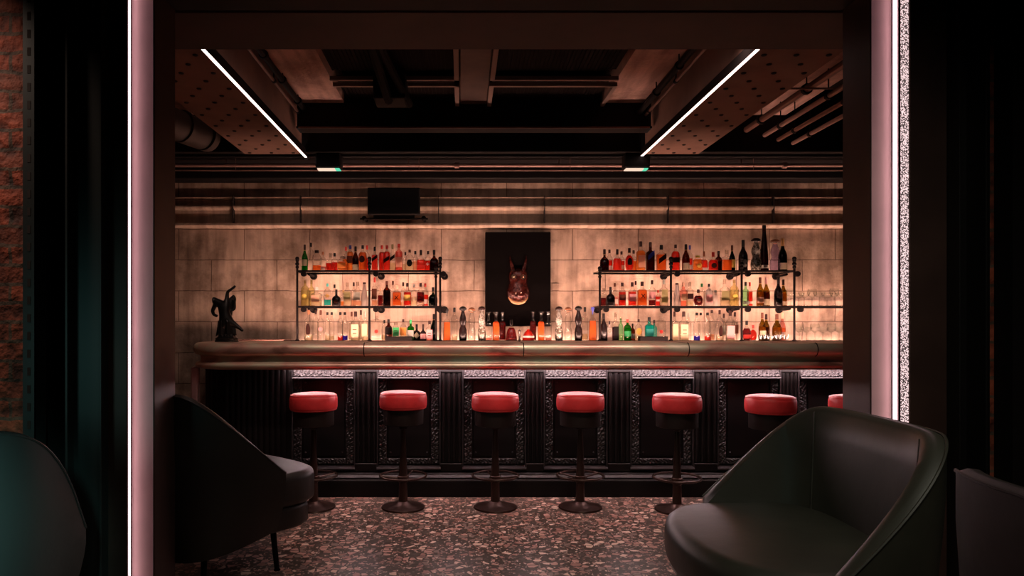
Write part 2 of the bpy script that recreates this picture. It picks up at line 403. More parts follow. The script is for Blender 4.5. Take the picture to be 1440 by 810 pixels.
# vertical joints on the cornice
b = MB()
for x in (-2.28, -1.61, -0.235, 0.82, 2.05, 3.1): b.box(x-.004, x+.004, W-.088, W-.02, 2.33, 2.60)
struct('trim_2', b, M_dot)
b = MB(); b.box(0.9, 0.97, 7.135, 7.16, 1.655, 1.735, 0.003); struct('trim_3', b, M_wall)

# black beam over the back wall, and conduits in front of it
b = MB(); b.box(-4.2, 5.2, 6.9, 7.12, 2.735, 3.42, .01); b.box(-4.2, 5.2, 6.55, 6.9, 2.86, 3.42, .01); struct('trim_4', b, M_black)

# soffit beam right behind the doorway
b = MB(); b.box(-4.2, 5.2, 3.42, 3.89, 2.836, 3.42, .006)
struct('trim_5', b, M_beam)

# ---------------------------------------------------------------- doorway: steel frame with lit pink channels
def door_side(s, xi):
    """s=-1 the side by the brick wall, +1 the other; xi inner face; built outwards"""
    d = bpy.data.objects.new('door_1', None); C.objects.link(d); d['kind'] = 'structure'
    f = lambda a, c: (min(xi+s*a, xi+s*c), max(xi+s*a, xi+s*c))
    H = 3.42
    b = MB(); b.box(*f(0, .008), 3.18, 3.41, 0, H, .002); b.box(*f(.008, .26), 3.36, 3.41, 0, H, .002); b.build('inner_flange', M_brown, d, 0)
    b = MB(); b.box(*f(.008, .128), 3.235, 3.25, 0, H); b.build('channel_face', M_pink, d, 0)
    b = MB(); b.box(*f(.1235, .1268), 3.203, 3.215, 0.02, 3.4); b.build('light_strip', M_led_jamb, d, 0)
    return d, f
dl, f = door_side(-1, -1.376)
b = MB(); b.box(*f(.127, .235), 3.19, 3.26, 0, 3.42, .003); b.build('flat_post', M_brown, dl, 0)
b = MB(); b.box(*f(.212, .222), 3.13, 3.26, 0, 3.42, .002); b.box(*f(.222, .365), 3.16, 3.18, 0, 3.42, .002); b.box(*f(.350, .362), 3.11, 3.26, 0, 3.42, .002); b.build('steel_post', M_teal, dl, 0)
b = MB(); b.box(*f(.36, .545), 3.28, 3.30, 0, 3.42); b.build('recess_back', M_black, dl, 0)
# perforated angle against the bricks
b = MB(); b.box(*f(.498, .552), 3.12, 3.125, 0, 3.42); b.box(*f(.498, .502), 3.12, 3.20, 0, 3.42)
b.mi = 1
for k in range(44):
    z = 0.02+k*0.078; b.box(*f(.518, .532), 3.1185, 3.1205, z, z+.036)
b.build('perforated_angle', [M_teal, M_dot], dl, 0)
b = MB(); b.box(-4.2, -1.92, 3.14, 3.40, 0, 3.42); struct('wall_front.001', b, M_brick)

dr, f = door_side(1, 1.824)
b = MB(); b.box(*f(.13, .139), 3.185, 3.25, 0, 3.42); b.build('chrome_bead', pbr('bright_bead', (0.5, 0.4, 0.42), 0.15, 1.0), dr, 0)
def sparkle():  # LED light on frosted glass, put in as glow and bright specks
    m, nt, out = nm('frosted_strip_painted_glow')
    e = N(nt, 'BsdfPrincipled'); e.inputs['Roughness'].default_value = 0.35; e.inputs['Metallic'].default_value = 0.6
    v = N(nt, 'TexVoronoi'); v.inputs['Scale'].default_value = 190; g = N(nt, 'NewGeometry'); nt.links.new(g.outputs['Position'], v.inputs['Vector'])
    r = N(nt, 'ValToRGB'); r.color_ramp.elements[0].color = (0.9, 0.75, 0.78, 1); r.color_ramp.elements[1].color = (0.05, 0.03, 0.03, 1); r.color_ramp.elements[0].position = 0.35; r.color_ramp.elements[1].position = 0.6
    nt.links.new(v.outputs['Distance'], r.inputs[0]); nt.links.new(r.outputs[0], e.inputs['Base Color'])
    em = N(nt, 'Math', operation='MULTIPLY'); rr = N(nt, 'SeparateColor'); nt.links.new(r.outputs[0], rr.inputs[0]); nt.links.new(rr.outputs[0], em.inputs[0]); em.inputs[1].default_value = 1.5
    e.inputs['Emission Color'].default_value = (1, 0.72, 0.72, 1); nt.links.new(em.outputs[0], e.inputs['Emission Strength'])
    nt.links.new(e.outputs[0], out.inputs[0]); return m
b = MB(); b.box(*f(.145, .178), 3.19, 3.25, 0, 3.42); b.build('glitter_strip', sparkle(), dr, 0)
b = MB(); b.box(*f(.178, .345), 3.18, 3.26, 0, 3.42, .003); b.build('flat_post', M_brown, dr, 0)
b = MB(); b.box(*f(.345, .352), 3.10, 3.30, 0, 3.42, .002); b.box(*f(.352, .46), 3.22, 3.24, 0, 3.42); b.box(*f(.460, .468), 3.1, 3.30, 0, 3.42, .002); b.box(*f(.468, .58), 3.24, 3.26, 0, 3.42); b.build('steel_post', pbr('charcoal_steel', (0.02, 0.018, 0.018), 0.35, 0.5), dr, 0)
b = MB(); b.box(2.40, 2.43, 3.25, 3.40, 0, 3.42); struct('wall_front.002', b, M_brick)
b = MB(); b.box(2.43, 5.2, 3.14, 3.40, 0, 3.42); b.box(2.49, 2.495, 3.13, 3.14, 0, 3.42); struct('wall_front.003', b, M_black)
b = MB(); b.box(-1.376, 1.824, 3.18, 3.41, 2.84, 3.42, .003); struct('trim_6', b, M_black)

# ---------------------------------------------------------------- ceiling: riveted plates, light lines, coffers, pipes
def plate(x0, x1, label):
    b = MB(); b.box(x0, x1, 3.9, 6.38, 2.85, 3.40, .004)
    b.mi = 1
    w_ = x1-x0
    for k in range(17):
        y = 4.0+k*0.145
        for q in ((.12, .5, .88) if k % 2 == 0 else (.31, .69)):
            b.lathe([(.016, 0), (.014, -.006), (.006, -.009)], (x0+w_*q, y, 2.85), n=8)
    o = b.build('riveted_plate_girder', [M_plate, M_dot]); tag(o, label, 'ceiling beam', 'riveted girders beside the light lines')
plate(-1.95, -1.44, 'brown riveted steel girder on the ceiling, over the statuette side of the bar')
plate(1.64, 2.12, 'brown riveted steel girder on the ceiling, beside the bundled pipes')
for x, lab in ((-1.42, 'glowing ceiling light line on the statuette side of the room'), (1.62, 'glowing ceiling light line beside the bundled pipes')):
    t = thing('ceiling_light_line', lab, 'ceiling light', (x, 3.9, 2.85), 0, 'linear ceiling lights')
    b = MB(); b.box(-.011, .011, 0, 2.56, -.010, 0.0); b.build('diffuser', M_led_ceil, t, 0)
    b = MB(); b.box(-.016, -.011, 0, 2.56, -.009, 0.05); b.box(.011, .016, 0, 2.56, -.009, 0.05); b.box(-.026, .026, 2.56, 2.575, -.03, .05); b.build('housing', M_black, t, 0)
# concrete strips of the slab
b = MB()
b.box(-1.36, -1.0, 4.0, 6.56, 3.2, 3.42); b.box(1.18, 1.53, 4.0, 6.56, 3.2, 3.42); b.box(2.56, 2.90, 3.9, 6.5, 3.2, 3.42); struct('ceiling.001', b, M_conc)
b = MB(); b.box(-3.4, -1.96, 3.9, 6.37, 3.2, 3.42); struct('ceiling.006', b, M_conc)
# coffer frames: corrugated dark sheet panels in dusty flanges
b = MB()
for x0, x1 in ((-.98, -.06), (.24, 1.16)):
    for y0, y1 in ((3.95, 5.36), (5.54, 6.50)):
        n = int((x1-x0)/.03)
        for k in range(n):
            xa = x0+k*.03; b.sweep_x([(y0, 3.24), (y1, 3.24), (y1, 3.25), (y0, 3.25)], xa, xa+.015)
        b.box(x0, x1, y0, y1, 3.25, 3.27)
struct('ceiling.002', b, M_corr)
b = MB()
for x0, x1 in ((-1.0, -.03), (.235, 1.18)):
    b.box(x0, x1, 5.36, 5.385, 3.17, 3.2); b.box(x0, x1, 5.50, 5.53, 3.17, 3.2)
for x in (-.045, .225):
    for y0, y1 in ((3.95, 5.385), (5.50, 6.5)): b.box(x-.015, x+.02, y0, y1, 3.17, 3.2)
b.box(1.17, 1.20, 5.5, 6.5, 3.17, 3.2)
struct('ceiling.003', b, M_flange)
o = MB().box(-.02, .21, 3.95, 6.52, 3.19, 3.40, .01).build('ceiling_duct', pbr('dusty_brown_duct', (0.14, 0.08, 0.065), .6, var=.4), None, 0)
tag(o, 'dusty brown square duct along the middle of the ceiling', 'duct')
# cross beams
b = MB(); b.box(-1.40, 1.60, 6.02, 6.12, 2.99, 3.42, .004); b.box(-1.40, 1.60, 5.99, 6.15, 2.98, 2.995); b.box(-4.2, 5.2, 6.38, 6.46, 2.87, 3.42, .004)
struct('ceiling.004', b, M_black)
b = MB(); b.box(-1.38, 1.58, 5.985, 5.99, 2.978, 2.992); struct('ceiling.005', b, M_pipeb)  # thin brown strip paints the lit lower edge of the cross beam
# dark drooping truss between coffers
b = MB()
b.tube([(-.62, 4.75, 3.24), (-.55, 5.3, 3.0), (-.66, 5.75, 3.24)], .035, 8); b.tube([(-.58, 4.75, 3.24), (-.40, 5.42, 3.0)], .03, 8); b.box(-.66, -.42, 5.25, 5.5, 3.0, 3.2, .01)
tag(b.build('ceiling_bracket', M_black), 'black steel bracket hanging under the coffered ceiling', 'bracket')
# pipes running along the room
def pipe(x, z, y0, y1, r, mat, label, clamps=0):
    t = thing('ceiling_pipe', label, 'pipe', (x, y0, z), 0, None)
    b = MB(); b.tube([(0, 0, 0), (0, y1-y0, 0)], r, 10); b.build('pipe', mat, t)
    for k in range(clamps):
        y = (k+.6)*(y1-y0)/clamps; c = MB(); c.tube([(0, y-.015, 0), (0, y+.015, 0)], r*1.45, 10); c.tube([(0, y, r), (0, y, 3.41-z if abs(x) > 2.6 or 1.54 < x < 2.5 or -1.9 < x < -1.36 else 3.2-z)], .005, 6); c.build('clamp', M_black, t)
    return t
pipe(-1.385, 3.12, 4.0, 6.3, .012, M_pipeb, 'thin brown conduit beside the girder on the statuette side', 3)
pipe(-1.34, 3.15, 4.0, 6.0, .022, M_black, 'black cable bundle under the pale concrete by the statuette side', 4)
pipe(-1.40, 3.28, 4.0, 6.3, .022, M_pipe, 'dusty pale pipe behind the thin brown conduit', 0)
pipe(1.50, 3.12, 4.0, 6.3, .022, M_black, 'black cable bundle under pale concrete on the wine bottle side', 4)
pipe(1.555, 3.10, 4.0, 6.2, .012, M_pipeb, 'thin brown conduit between girder and cable bundle', 3)
for x, z, r, mt, lb in ((2.52, 3.05, .028, M_pipeb, 'outer coppery pipe nearest the girder in the bundled pipes'), (2.68, 3.0, .020, M_pipe, 'slim pale pipe second in the bundled pipes'),
                    (2.80, 2.96, .018, M_pipeb, 'slim reddish pipe third in the bundled pipes'), (2.93, 2.93, .018, M_pipe, 'slim pale pipe last in the bundled pipes')):
    pipe(x, z, 3.95, 6.3, r, mt, lb, 3)
b = MB(); b.tube([(2.3, 5.1, 3.02), (3.3, 5.1, 3.02)], .008, 8); b.build('pipe_rail', M_pipe)
bpy.data.objects['pipe_rail']['label'] = 'thin steel hanger rail crossing the bundled pipes'; bpy.data.objects['pipe_rail']['category'] = 'rail'
# two conduits across the room before the back wall
for z, y, r, mt, lb in ((2.803, 6.62, .017, M_pipe, 'thick dusty conduit running across the top of the back wall'), (2.749, 6.592, .006, M_pipe, 'thin conduit running just below the thick dusty one')):
    b = MB(); b.tube([(-3.4, y, z), (4.4, y, z)], r, 10)
    if r > .01:
        for x in (-1.25, -.05, 1.7, 3.0): b.tube([(x-.02, y, z), (x+.02, y, z)], r*1.6, 10)
    if r > .01:
        for x in (-2.2, -.5, .9, 2.6): b.tube([(x, y, z), (x, y, 2.87)], .005, 6)
    else:
        for x in (-2.1, -.4, 1.0, 2.7): b.tube([(x, y, z), (x, y, 2.87)], .003, 6)
    tag(b.build('cross_conduit', mt), lb, 'pipe')
# round duct on the far side
b = MB(); b.tube([(-2.62, 5.1, 2.98), (-2.25, 6.3, 2.98)], .13, 20)
for k in range(5): b.tube([(-2.62+.09*k, 5.12+.27*k, 2.98), (-2.61+.09*k, 5.15+.27*k, 2.98)], .137, 20)
b.tube([(-2.4, 5.8, 3.1), (-2.4, 5.8, 3.19)], .01, 6)
tag(b.build('round_duct', pbr('dark_duct', (0.05, 0.035, 0.03), .5, .4)), 'dark round air duct in the ceiling corner beyond the girder', 'duct')
# projectors
for x, lab in ((-1.21, 'black ceiling spotlight box above the wall television side'), (1.58, 'black ceiling spotlight box above the three-bay rack')):
    t = thing('spotlight_box', lab, 'spotlight', (x, 6.475, 2.87), 0, 'ceiling spotlight boxes')
    b = MB(); b.box(-.115, .115, -.065, .065, -.135, 0, .012); b.box(-.06, .06, -.06, .06, 0, .02); b.build('housing', M_black, t)
    b = MB(); b.sweep_x([(-.06, -.136), (.05, -.136), (.03, -.146), (-.04, -.146)], -.10, .06); b.build('lens', M_lens, t)
    b = MB(); b.sweep_x([(-.06, -.136), (.06, -.136), (.04, -.144), (-.04, -.144)], .06, .10); b.build('lens', M_lens_g, t)

# ---------------------------------------------------------------- television
t = thing('television', 'black flat television on the cornice of the back wall', 'television', (-.665, 6.93, 2.39))
b = MB(); b.box(-.255, .255, -.03, .03, -.005, .26, .008); b.build('casing', M_black, t)
b = MB(); b.box(-.24, .24, -.0325, -.029, .012, .245); b.build('screen', pbr('dark_screen', (0.003, 0.003, 0.004), .6, spec=.1), t, 0)
b = MB(); b.tube([(-.33, .0, -.04), (.33, .0, -.04)], .009, 8)
for x in (-.29, .29): b.ball((x, 0, -.035), .024, 8); b.tube([(x, 0, -.035), (x, .2, -.035)], .012, 8)
b.tube([(-.18, .03, .1), (-.18, .16, .1)], .02, 8); b.tube([(.18, .03, .1), (.18, .16, .1)], .02, 8); b.box(-.2, .2, .0, .03, -.045, 0)
b.build('wall_bracket', M_iron, t)

# ---------------------------------------------------------------- artwork: black panel with glassy long-faced head
t = thing('wall_artwork', 'tall black panel with a glossy amber horned head at its centre', 'artwork', (.555, 7.10, 1.30))
b = MB(); b.box(-.325, .325, -.025, .035, 0, .94, .004); b.build('panel', pbr('matte_black_canvas', (0.004, 0.003, 0.003), .9, spec=.03), t, 0)
M_amber = pbr('copper_glass', (0.07, 0.012, 0.009), 0.2, 0.4, var=.7, vscale=22, bump=1.0, bscale=22)
# long muzzle: lathe flattened against the panel
b = MB()
prof = []
for i in range(25):
    u = i/24; z = u*.36
    if u < .35: r = .114*math.sin(PI/2*min(1, u/.28))**.6
    elif u < .62: r = .114-.026*math.sin(PI/2*(u-.35)/.27)
    elif u < .85: r = .088+.008*math.sin(PI*(u-.62)/.23)
    else: r = .09*math.cos(PI/2*(u-.85)/.16)
    prof.append((max(r, .002), z))
b.lathe(prof, (0, -.03, .225), n=28, sy=.6)
hd = b.build('head', M_amber, t, 60)
for s in (-1, 1):
    b = MB(); b.tube([(s*.05, -.045, .55), (s*.062, -.05, .60), (s*.078, -.045, .66), (s*.080, -.04, .705)], [.022, .018, .011, .003], 10); b.build('horn', M_amber, hd)
    b = MB(); b.ring((0, 0, 0), .020, .006, 18, 6); b.ball((0, 0, 0), .011, 6); o = b.build('eye', pbr('bright_copper', (0.95, .6, .45), .15, 1.0), hd); o.rotation_euler = (PI/2, s*.3, 0); o.location = (s*.046, -.082, .49)
    b = MB(); b.ball((0, 0, 0), .007, 6, 1.5); o = b.build('nostril', MATS['bright_copper'], hd); o.location = (s*.024, -.092, .335)
b = MB(); b.tube([(-.096, -.045, .315), (-.088, -.05, .28), (-.06, -.058, .25), (-.03, -.062, .238), (0, -.064, .234), (.03, -.062, .238), (.06, -.058, .25), (.088, -.05, .28), (.096, -.045, .315)], [.004, .010, .016, .019, .020, .019, .016, .010, .004], 10); b.build('glow_crescent', pbr('gold_glow', (.85, .42, .22), .4, .8), hd)  # gold crescent stands in for the highlight along the muzzle's lower edge

# ---------------------------------------------------------------- bar: counter top
def path_arc(x_r, y_f, x_l, R, y_b):
    pts = [(x_r, y_f, 0, -1)]
    cx, cy = x_l+R, y_f+R
    pts.append((cx, y_f, 0, -1))
    for k in range(1, 13):
        a = PI/2*k/12; pts.append((cx-R*math.sin(a), cy-R*math.cos(a), -math.sin(a), -math.cos(a)))
    pts.append((x_l, y_b, -1, 0))
    return pts
def sweep(path, prof):
    """prof: (inset, z) open chain outside->in; builds shell along path"""
    b = MB(); vs = []; n = len(prof)
    for x, y, nx, ny in path:
        for ins, z in prof: vs.append((x-nx*ins, y-ny*ins, z))
    fs = [(i*n+k, i*n+k+1, (i+1)*n+k+1, (i+1)*n+k) for i in range(len(path)-1) for k in range(n-1)]
    b._add(vs, fs); return b
ct = thing('counter_top', 'long worn brass bar counter top with rounded end and rolled edge', 'counter', (0, 0, 0))
pth = path_arc(3.6, 5.2, -2.08, .36, 5.86)
roll = [(.05, 1.19)] + [(.042-.042*math.sin(a), 1.143+.047*math.cos(a)) for a in [PI*k/10 for k in range(0, 11)]] + \
       [(.05, 1.092), (.055, 1.06), (.05, 1.045)] + [(.048-.034*math.sin(a), 1.024+.022*math.cos(a)) for a in [PI*k/8 for k in range(0, 9)]] + [(.06, 1.0), (.07, .992), (.36, .992)]
b = sweep(pth, roll)
inner = [(x-nx*.05, y-ny*.05) for x, y, nx, ny in pth]
poly = inner + [(3.6, 5.86)]
n0 = len(b.v); b.v += [(x, y, 1.19) for x, y in poly]; b.f.append(tuple(range(n0, n0+len(poly)))); b.m.append(0)
b.box(-2.03, 3.6, 5.84, 5.862, 1.0, 1.19)
# joint lines of the metal sheets
o = b.build('top', M_counter, ct, 50)
for x in (-.72, .45, 1.66, 2.6):
    b = MB(); b.box(x-.003, x+.003, 5.21, 5.85, 1.189, 1.1915); b.tube([(x, 5.24+.046*math.cos(a)*-1+.0, 1.143+.05*math.sin(a)) for a in [PI/2-PI*k/8 for k in range(9)]], .003, 6)
    b.build('joint', M_iron, ct)

# ---------------------------------------------------------------- bar front
bf = thing('bar_counter', 'black panelled bar front with fluted pilasters and ornate embossed frames', 'bar', (0, 0, 0))
b = MB(); b.box(-1.72, 3.6, 5.56, 5.86, 0, .99); b.build('carcass', M_black, bf, 0)
b = MB(); pp = path_arc(3.6, 5.46, -2.10, .22, 5.86)
bb = sweep(pp, [(.12, 0), (0, 0), (0, .125), (.012, .137), (.12, .137)]); bb.build('plinth', M_black, bf, 30)
bb = sweep(pp, [(.10, .138), (.02, .138), (.012, .148), (.03, .165), (.03, .172), (.045, .18), (.10, .185)]); bb.build('sill_moulding', M_emb, bf, 30)
# fluted end wrapping round to the side
fl = path_arc(-1.33, 5.54, -2.06, .22, 5.86)
b = MB(); dense = []
L = []
for i in range(len(fl)-1):
    x0, y0, nx0, ny0 = fl[i]; x1, y1, nx1, ny1 = fl[i+1]; d = math.hypot(x1-x0, y1-y0); k = max(1, int(d/.011))
    for q in range(k):
        u = q/k; dense.append((x0+(x1-x0)*u, y0+(y1-y0)*u, nx0+(nx1-nx0)*u, ny0+(ny1-ny0)*u))
vs = []
for i, (x, y, nx, ny) in enumerate(dense):
    h_ = .008*abs(math.sin(i*PI/4)); vs += [(x+nx*h_, y+ny*h_, .18), (x+nx*h_, y+ny*h_, .992)]
b._add(vs, [(2*i, 2*i+1, 2*i+3, 2*i+2) for i in range(len(dense)-1)]); b.build('fluted_corner', M_gloss, bf, 30)
b = MB(); b.box(-2.125, -2.07, 5.56, 5.62, 0.3, .992, .01); b.build('end_post', M_pink, bf)
b = MB()
def emb(b, x0, x1, z0, z1, y, ny, slope=0.0):
    """carved scrollwork relief; y is the face, slope lets the lower edge come forward"""
    nx = max(4, int((x1-x0)/.0042)); nz = max(4, int((z1-z0)/.0042)); vs = []
    for i in range(nx+1):
        for j in range(nz+1):
            x = x0+(x1-x0)*i/nx; z = z0+(z1-z0)*j/nz
            p = Vector((x*34, z*34, 3.1))
            h = abs(noise.noise(p))*1.5 + .5*abs(noise.noise(p*2.3)); h = min(h, .9)
            s_ = math.sin(x*92+3*math.sin(z*70))*math.cos(z*84+2.5*math.sin(x*64)); h = .4*h+.55*abs(s_)
            e = min(i, nx-i, j, nz-j); h *= min(1, e/1.5)
            vs.append((x, y-h*.022-slope*(1-j/nz), z))
    b._add(vs, [(i*(nz+1)+j, (i+1)*(nz+1)+j, (i+1)*(nz+1)+j+1, i*(nz+1)+j+1) for i in range(nx) for j in range(nz)])
def panel():
    b = MB(); b.box(0, .495, 5.545, 5.56, .185, .99); b.box(.085, .41, 5.538, 5.546, .30, .90, .004)
    p = b.build('panel', M_gloss, bf, 0)
    b = MB()
    emb(b, .012, .075, .235, .915, 5.542, 1); emb(b, .42, .483, .235, .915, 5.542, 1); emb(b, .075, .42, .235, .285, 5.542, 1)
    for x in (.105, .39):
        for z in (.33, .875): b.ball((x, 5.536, z), .007, 5)
    b.build('scroll_frame', M_emb, p, 80)
    b = MB(); emb(b, .012, .483, .918, .985, 5.53, 1, .030); b.build('scroll_band', M_emb, p, 80)
    b = MB(); b.sweep_x([(5.545, .905), (5.49, .905), (5.485, .912), (5.49, .918), (5.545, .918)], .012, .483)
    b.box(.0, .010, 5.515, 5.56, .2, .985); b.box(.485, .495, 5.515, 5.56, .2, .985)
    b.sweep_x([(5.545, .20), (5.50, .20), (5.497, .212), (5.52, .225), (5.545, .23)], 0, .495)
    b.build('moulding', M_emb, p, 40)
    return p
p0 = panel()
xs = [P(q, 0, 5.5)[0] for q in (409, 529.5, 650, 765, 887, 1010, 1124)]
xs.append(xs[-1]+.66)
for i, x in enumerate(xs):
    p = p0 if i == 0 else None
    if p is None:
        p = p0.copy(); C.objects.link(p); p.parent = bf
        for ch in [c for c in bpy.data.objects if c.parent == p0]:
            c = ch.copy(); C.objects.link(c); c.parent = p
    p.location.x = x
for i in range(len(xs)-1):
    xa, xb = xs[i]+.495, xs[i+1]; b = MB(); b.box(xa, xb, 5.53, 5.56, .185, .99)
    n = 4; w_ = (xb-xa)/n
    for k in range(n):
        b.tube([(xa+(k+.5)*w_, 5.525, .26), (xa+(k+.5)*w_, 5.525, .95)], w_*.34, 8)
    b.box(xa, xb, 5.505, 5.53, .185, .25, .004); b.box(xa, xb, 5.505, 5.53, .955, .99, .004)
    b.build('pilaster', M_gloss, bf)
b = MB(); b.box(-1.33, 3.5, 5.455, 5.467, .984, .991); o = b.build('under_counter_light', M_led_under, None, 0)
tag(o, 'pinkish white light strip tucked under the counter overhang', 'light strip')

# ---------------------------------------------------------------- back bar cabinet, LED lines
b = MB(); b.box(-2.3, 4.2, 6.56, 7.062, 0, 1.164, .004); b.box(-2.3, 4.2, 7.062, 7.14, 0, 1.09); b.box(-2.3, 4.2, 6.40, 6.56, 0, 1.08, .004)
cab = tag(b.build('back_bar_cabinet', M_black), 'long black back bar cabinet under the bottles along the wall', 'cabinet')
b = MB(); b.box(-2.1, 4.1, 6.40, 6.412, 1.08, 1.172); b.box(-2.1, 4.1, 6.40, 6.450, 1.167, 1.172)
b.build('added_light_shield', M_black, cab, 0)  # unseen shield added to keep the front strip's light off the ceiling
b = MB(); b.sweep_x([(6.43, 1.122), (6.475, 1.122), (6.475, 1.130), (6.43, 1.150)][::-1], -1.85, 4.0)
b.build('light_strip', M_led_bar, cab, 0)
b = MB(); b.box(-1.6, 4.0, 7.075, 7.125, 1.095, 1.105)
b.build('light_strip', M_led_rear, cab, 0)
b = MB(); b.box(-2.12, -1.66, 6.6, 6.9, 1.165, 1.18, .004)
tag(b.build('serving_mat', pbr('brown_mat', (.25, .12, .09), .6)), 'flat brown serving mat on the back bar beside the statuette', 'mat')

# ---------------------------------------------------------------- bottle racks
ZS = {'top': 1.832, 'middle': 1.497, 'low': 1.165}
GL = glass('shelf_glass', (0.94, 0.93, 0.90), .85)
def rack(name, label, posts, shelves):
    t = thing(name, label, 'rack', (0, 0, 0), 0, 'black pipe bottle racks')
    for x, zt in posts:
        for y in (6.68,):
            b = MB(); b.tube([(x, y, 1.165), (x, y, zt)], .0105, 10)
            b.lathe([(.02, 0), (.02, .012), (.012, .016)], (x, y, 1.165), n=12)
            for dz, r in ((.0, .017), (.03, .02), (.06, .017)): b.ball((x, y, zt-.06+dz), r, 6)
            b.ball((x, y, zt+.02), .020, 6); b.build('post', M_iron, t)
    for x0, x1, z in shelves:
        b = MB(); b.box(x0, x1, 6.672, 6.69, z-.018, z-.001, .002); b.box(x0, x1, 7.0, 7.015, z-.018, z-.001); 
        for x, zt in posts:
            if x0-.01 <= x <= x1+.01 and zt > z: b.box(x-.008, x+.008, 6.69, 7.0, z-.018, z-.006)
        b.build('shelf_rail', M_iron, t, 0)
        b = MB(); b.box(x0, x1, 6.69, 7.0, z-.006, z); b.build('glass_shelf', GL, t, 0)
        b = MB(); b.box(x0+.02, x1-.02, 7.0165, 7.022, z-.016, z-.010); b.build('light_strip', M_led_shelf, t, 0)
        b = MB()
        for x in [xx for xx, zt in posts if x0-.05 <= xx <= x1+.05 and zt > z]:
            xq = x+.06 if x < x1-.08 else x+.03
            b.tube([(xq, 7.0, z-.03), (xq, 7.14, z-.03)], .012, 8); b.tube([(xq, 7.12, z-.03), (xq, 7.148, z-.03)], .035, 14); b.tube([(xq, 6.9, z-.025), (xq, 7.02, z-.03)], .012, 8)
            b.tube([(xq, 6.67, z-.035), (xq, 6.70, z-.035)], .026, 14)
        b.build('wall_bracket', M_iron, t)
    return t
def X_(x, Y=6.68): return (x-650)*Y/1000
rack('bottle_rack', 'two-bay black pipe bottle rack near the statuette side', [(X_(418), 1.92), (X_(519.5), 1.92), (X_(613), 1.83), (X_(619), 1.92)],
     [(X_(418), X_(619), ZS['top']), (X_(418), X_(619), ZS['middle'])])
rack('bottle_rack', 'three-bay black pipe bottle rack beside the wine glasses', [(X_(843.5), 1.83), (X_(943.5), 1.92), (X_(1043), 1.92), (X_(1117), 1.92)],
     [(X_(843.5), X_(1117), ZS['top']), (X_(843.5), X_(1330), ZS['middle'])])

# ---------------------------------------------------------------- bottles
GC = {
 'clear': ((.93, .92, .90), .5), 'yel': ((.90, .88, .62), .55), 'green': ((.12, .5, .10), .4), 'dgreen': ((.05, .10, .035), .4), 'olive': ((.45, .33, .07), .35),
 'brown': ((.30, .10, .03), .35), 'teal': ((.30, .85, .80), .6), 'pgreen': ((.55, .88, .62), .6), 'lilac': ((.78, .72, .92), .5), 'pink': ((.95, .62, .58), .6)}
LQ = {'orange': (1.0, .28, .06), 'red': (.85, .06, .035), 'bred': (1.0, .10, .06), 'dred': (.25, .018, .02), 'amber': (1.0, .40, .10), 'peach': (1.0, .62, .42), 'rose': (.98, .42, .34), 'teal': (.08, .75, .70),
      'blue': (.06, .04, .75), 'yellow': (1.0, .72, .18), 'brown': (.35, .10, .04), 'pale': (.98, .86, .62), 'purple': (.12, .02, .04), 'gold': (.85, .45, .08), 'grn': (.08, .6, .12)}
PC = {'black': (.015, .012, .012), 'cream': (.62, .50, .34), 'white': (.68, .62, .56), 'dark': (.035, .015, .013), 'brown': (.12, .045, .03), 'olive': (.36, .32, .15), 'pink': (.65, .32, .32), 'peach': (.85, .5, .35),
      'green': (.05, .35, .12), 'grey': (.35, .34, .28), 'red': (.6, .05, .04), 'yellow': (.85, .65, .15), 'teal': (.1, .6, .55), 'blue': (.05, .06, .3), 'orange': (.95, .38, .10), 'wood': (.3, .12, .06), 'gold': (.6, .35, .12)}
def gm(k):
    if k in ('blk', 'frost', 'wht', 'pat'):
        return {'blk': lambda: pbr('black_bottle_glass', (.008, .004, .004), .25, spec=.3), 'frost': lambda: glass('frosted_glass', (.8, .76, .72), .8, .1, .3, .55, (.75, .68, .66)),
                'wht': lambda: glass('white_glass', (.9, .8, .75), .9, .1, .2, .7, (.95, .85, .8)), 'pat': lambda: patterned()}[k]()
    c, e = GC[k]; return glass('glass_'+k, c, e)
def patterned():
    if 'painted_bottle' in MATS: return MATS['painted_bottle']
    m, nt, out = nm('painted_bottle'); b_ = N(nt, 'BsdfPrincipled'); b_.inputs['Roughness'].default_value = .2
    tc = N(nt, 'TexCoord'); wv = N(nt, 'TexNoise'); wv.inputs['Scale'].default_value = 24; wv.inputs['Detail'].default_value = 1; wv.inputs['Distortion'].default_value = 2.5
    nt.links.new(tc.outputs['Object'], wv.inputs['Vector']); r = N(nt, 'ValToRGB'); r.color_ramp.elements[0].position = .45; r.color_ramp.elements[1].position = .55
    r.color_ramp.elements[0].color = (.06, .045, .03, 1); r.color_ramp.elements[1].color = (.26, .23, .20, 1)
    nt.links.new(wv.outputs[0], r.inputs[0]); nt.links.new(r.outputs[0], b_.inputs['Base Color']); nt.links.new(b_.outputs[0], out.inputs[0]); MATS['painted_bottle'] = m; return m
def capm(k): return pbr('cap_'+k, PC[k], .45, spec=.25) if k != 'clearcap' else glass('clear_stopper', (.92, .9, .88), .35, .3)
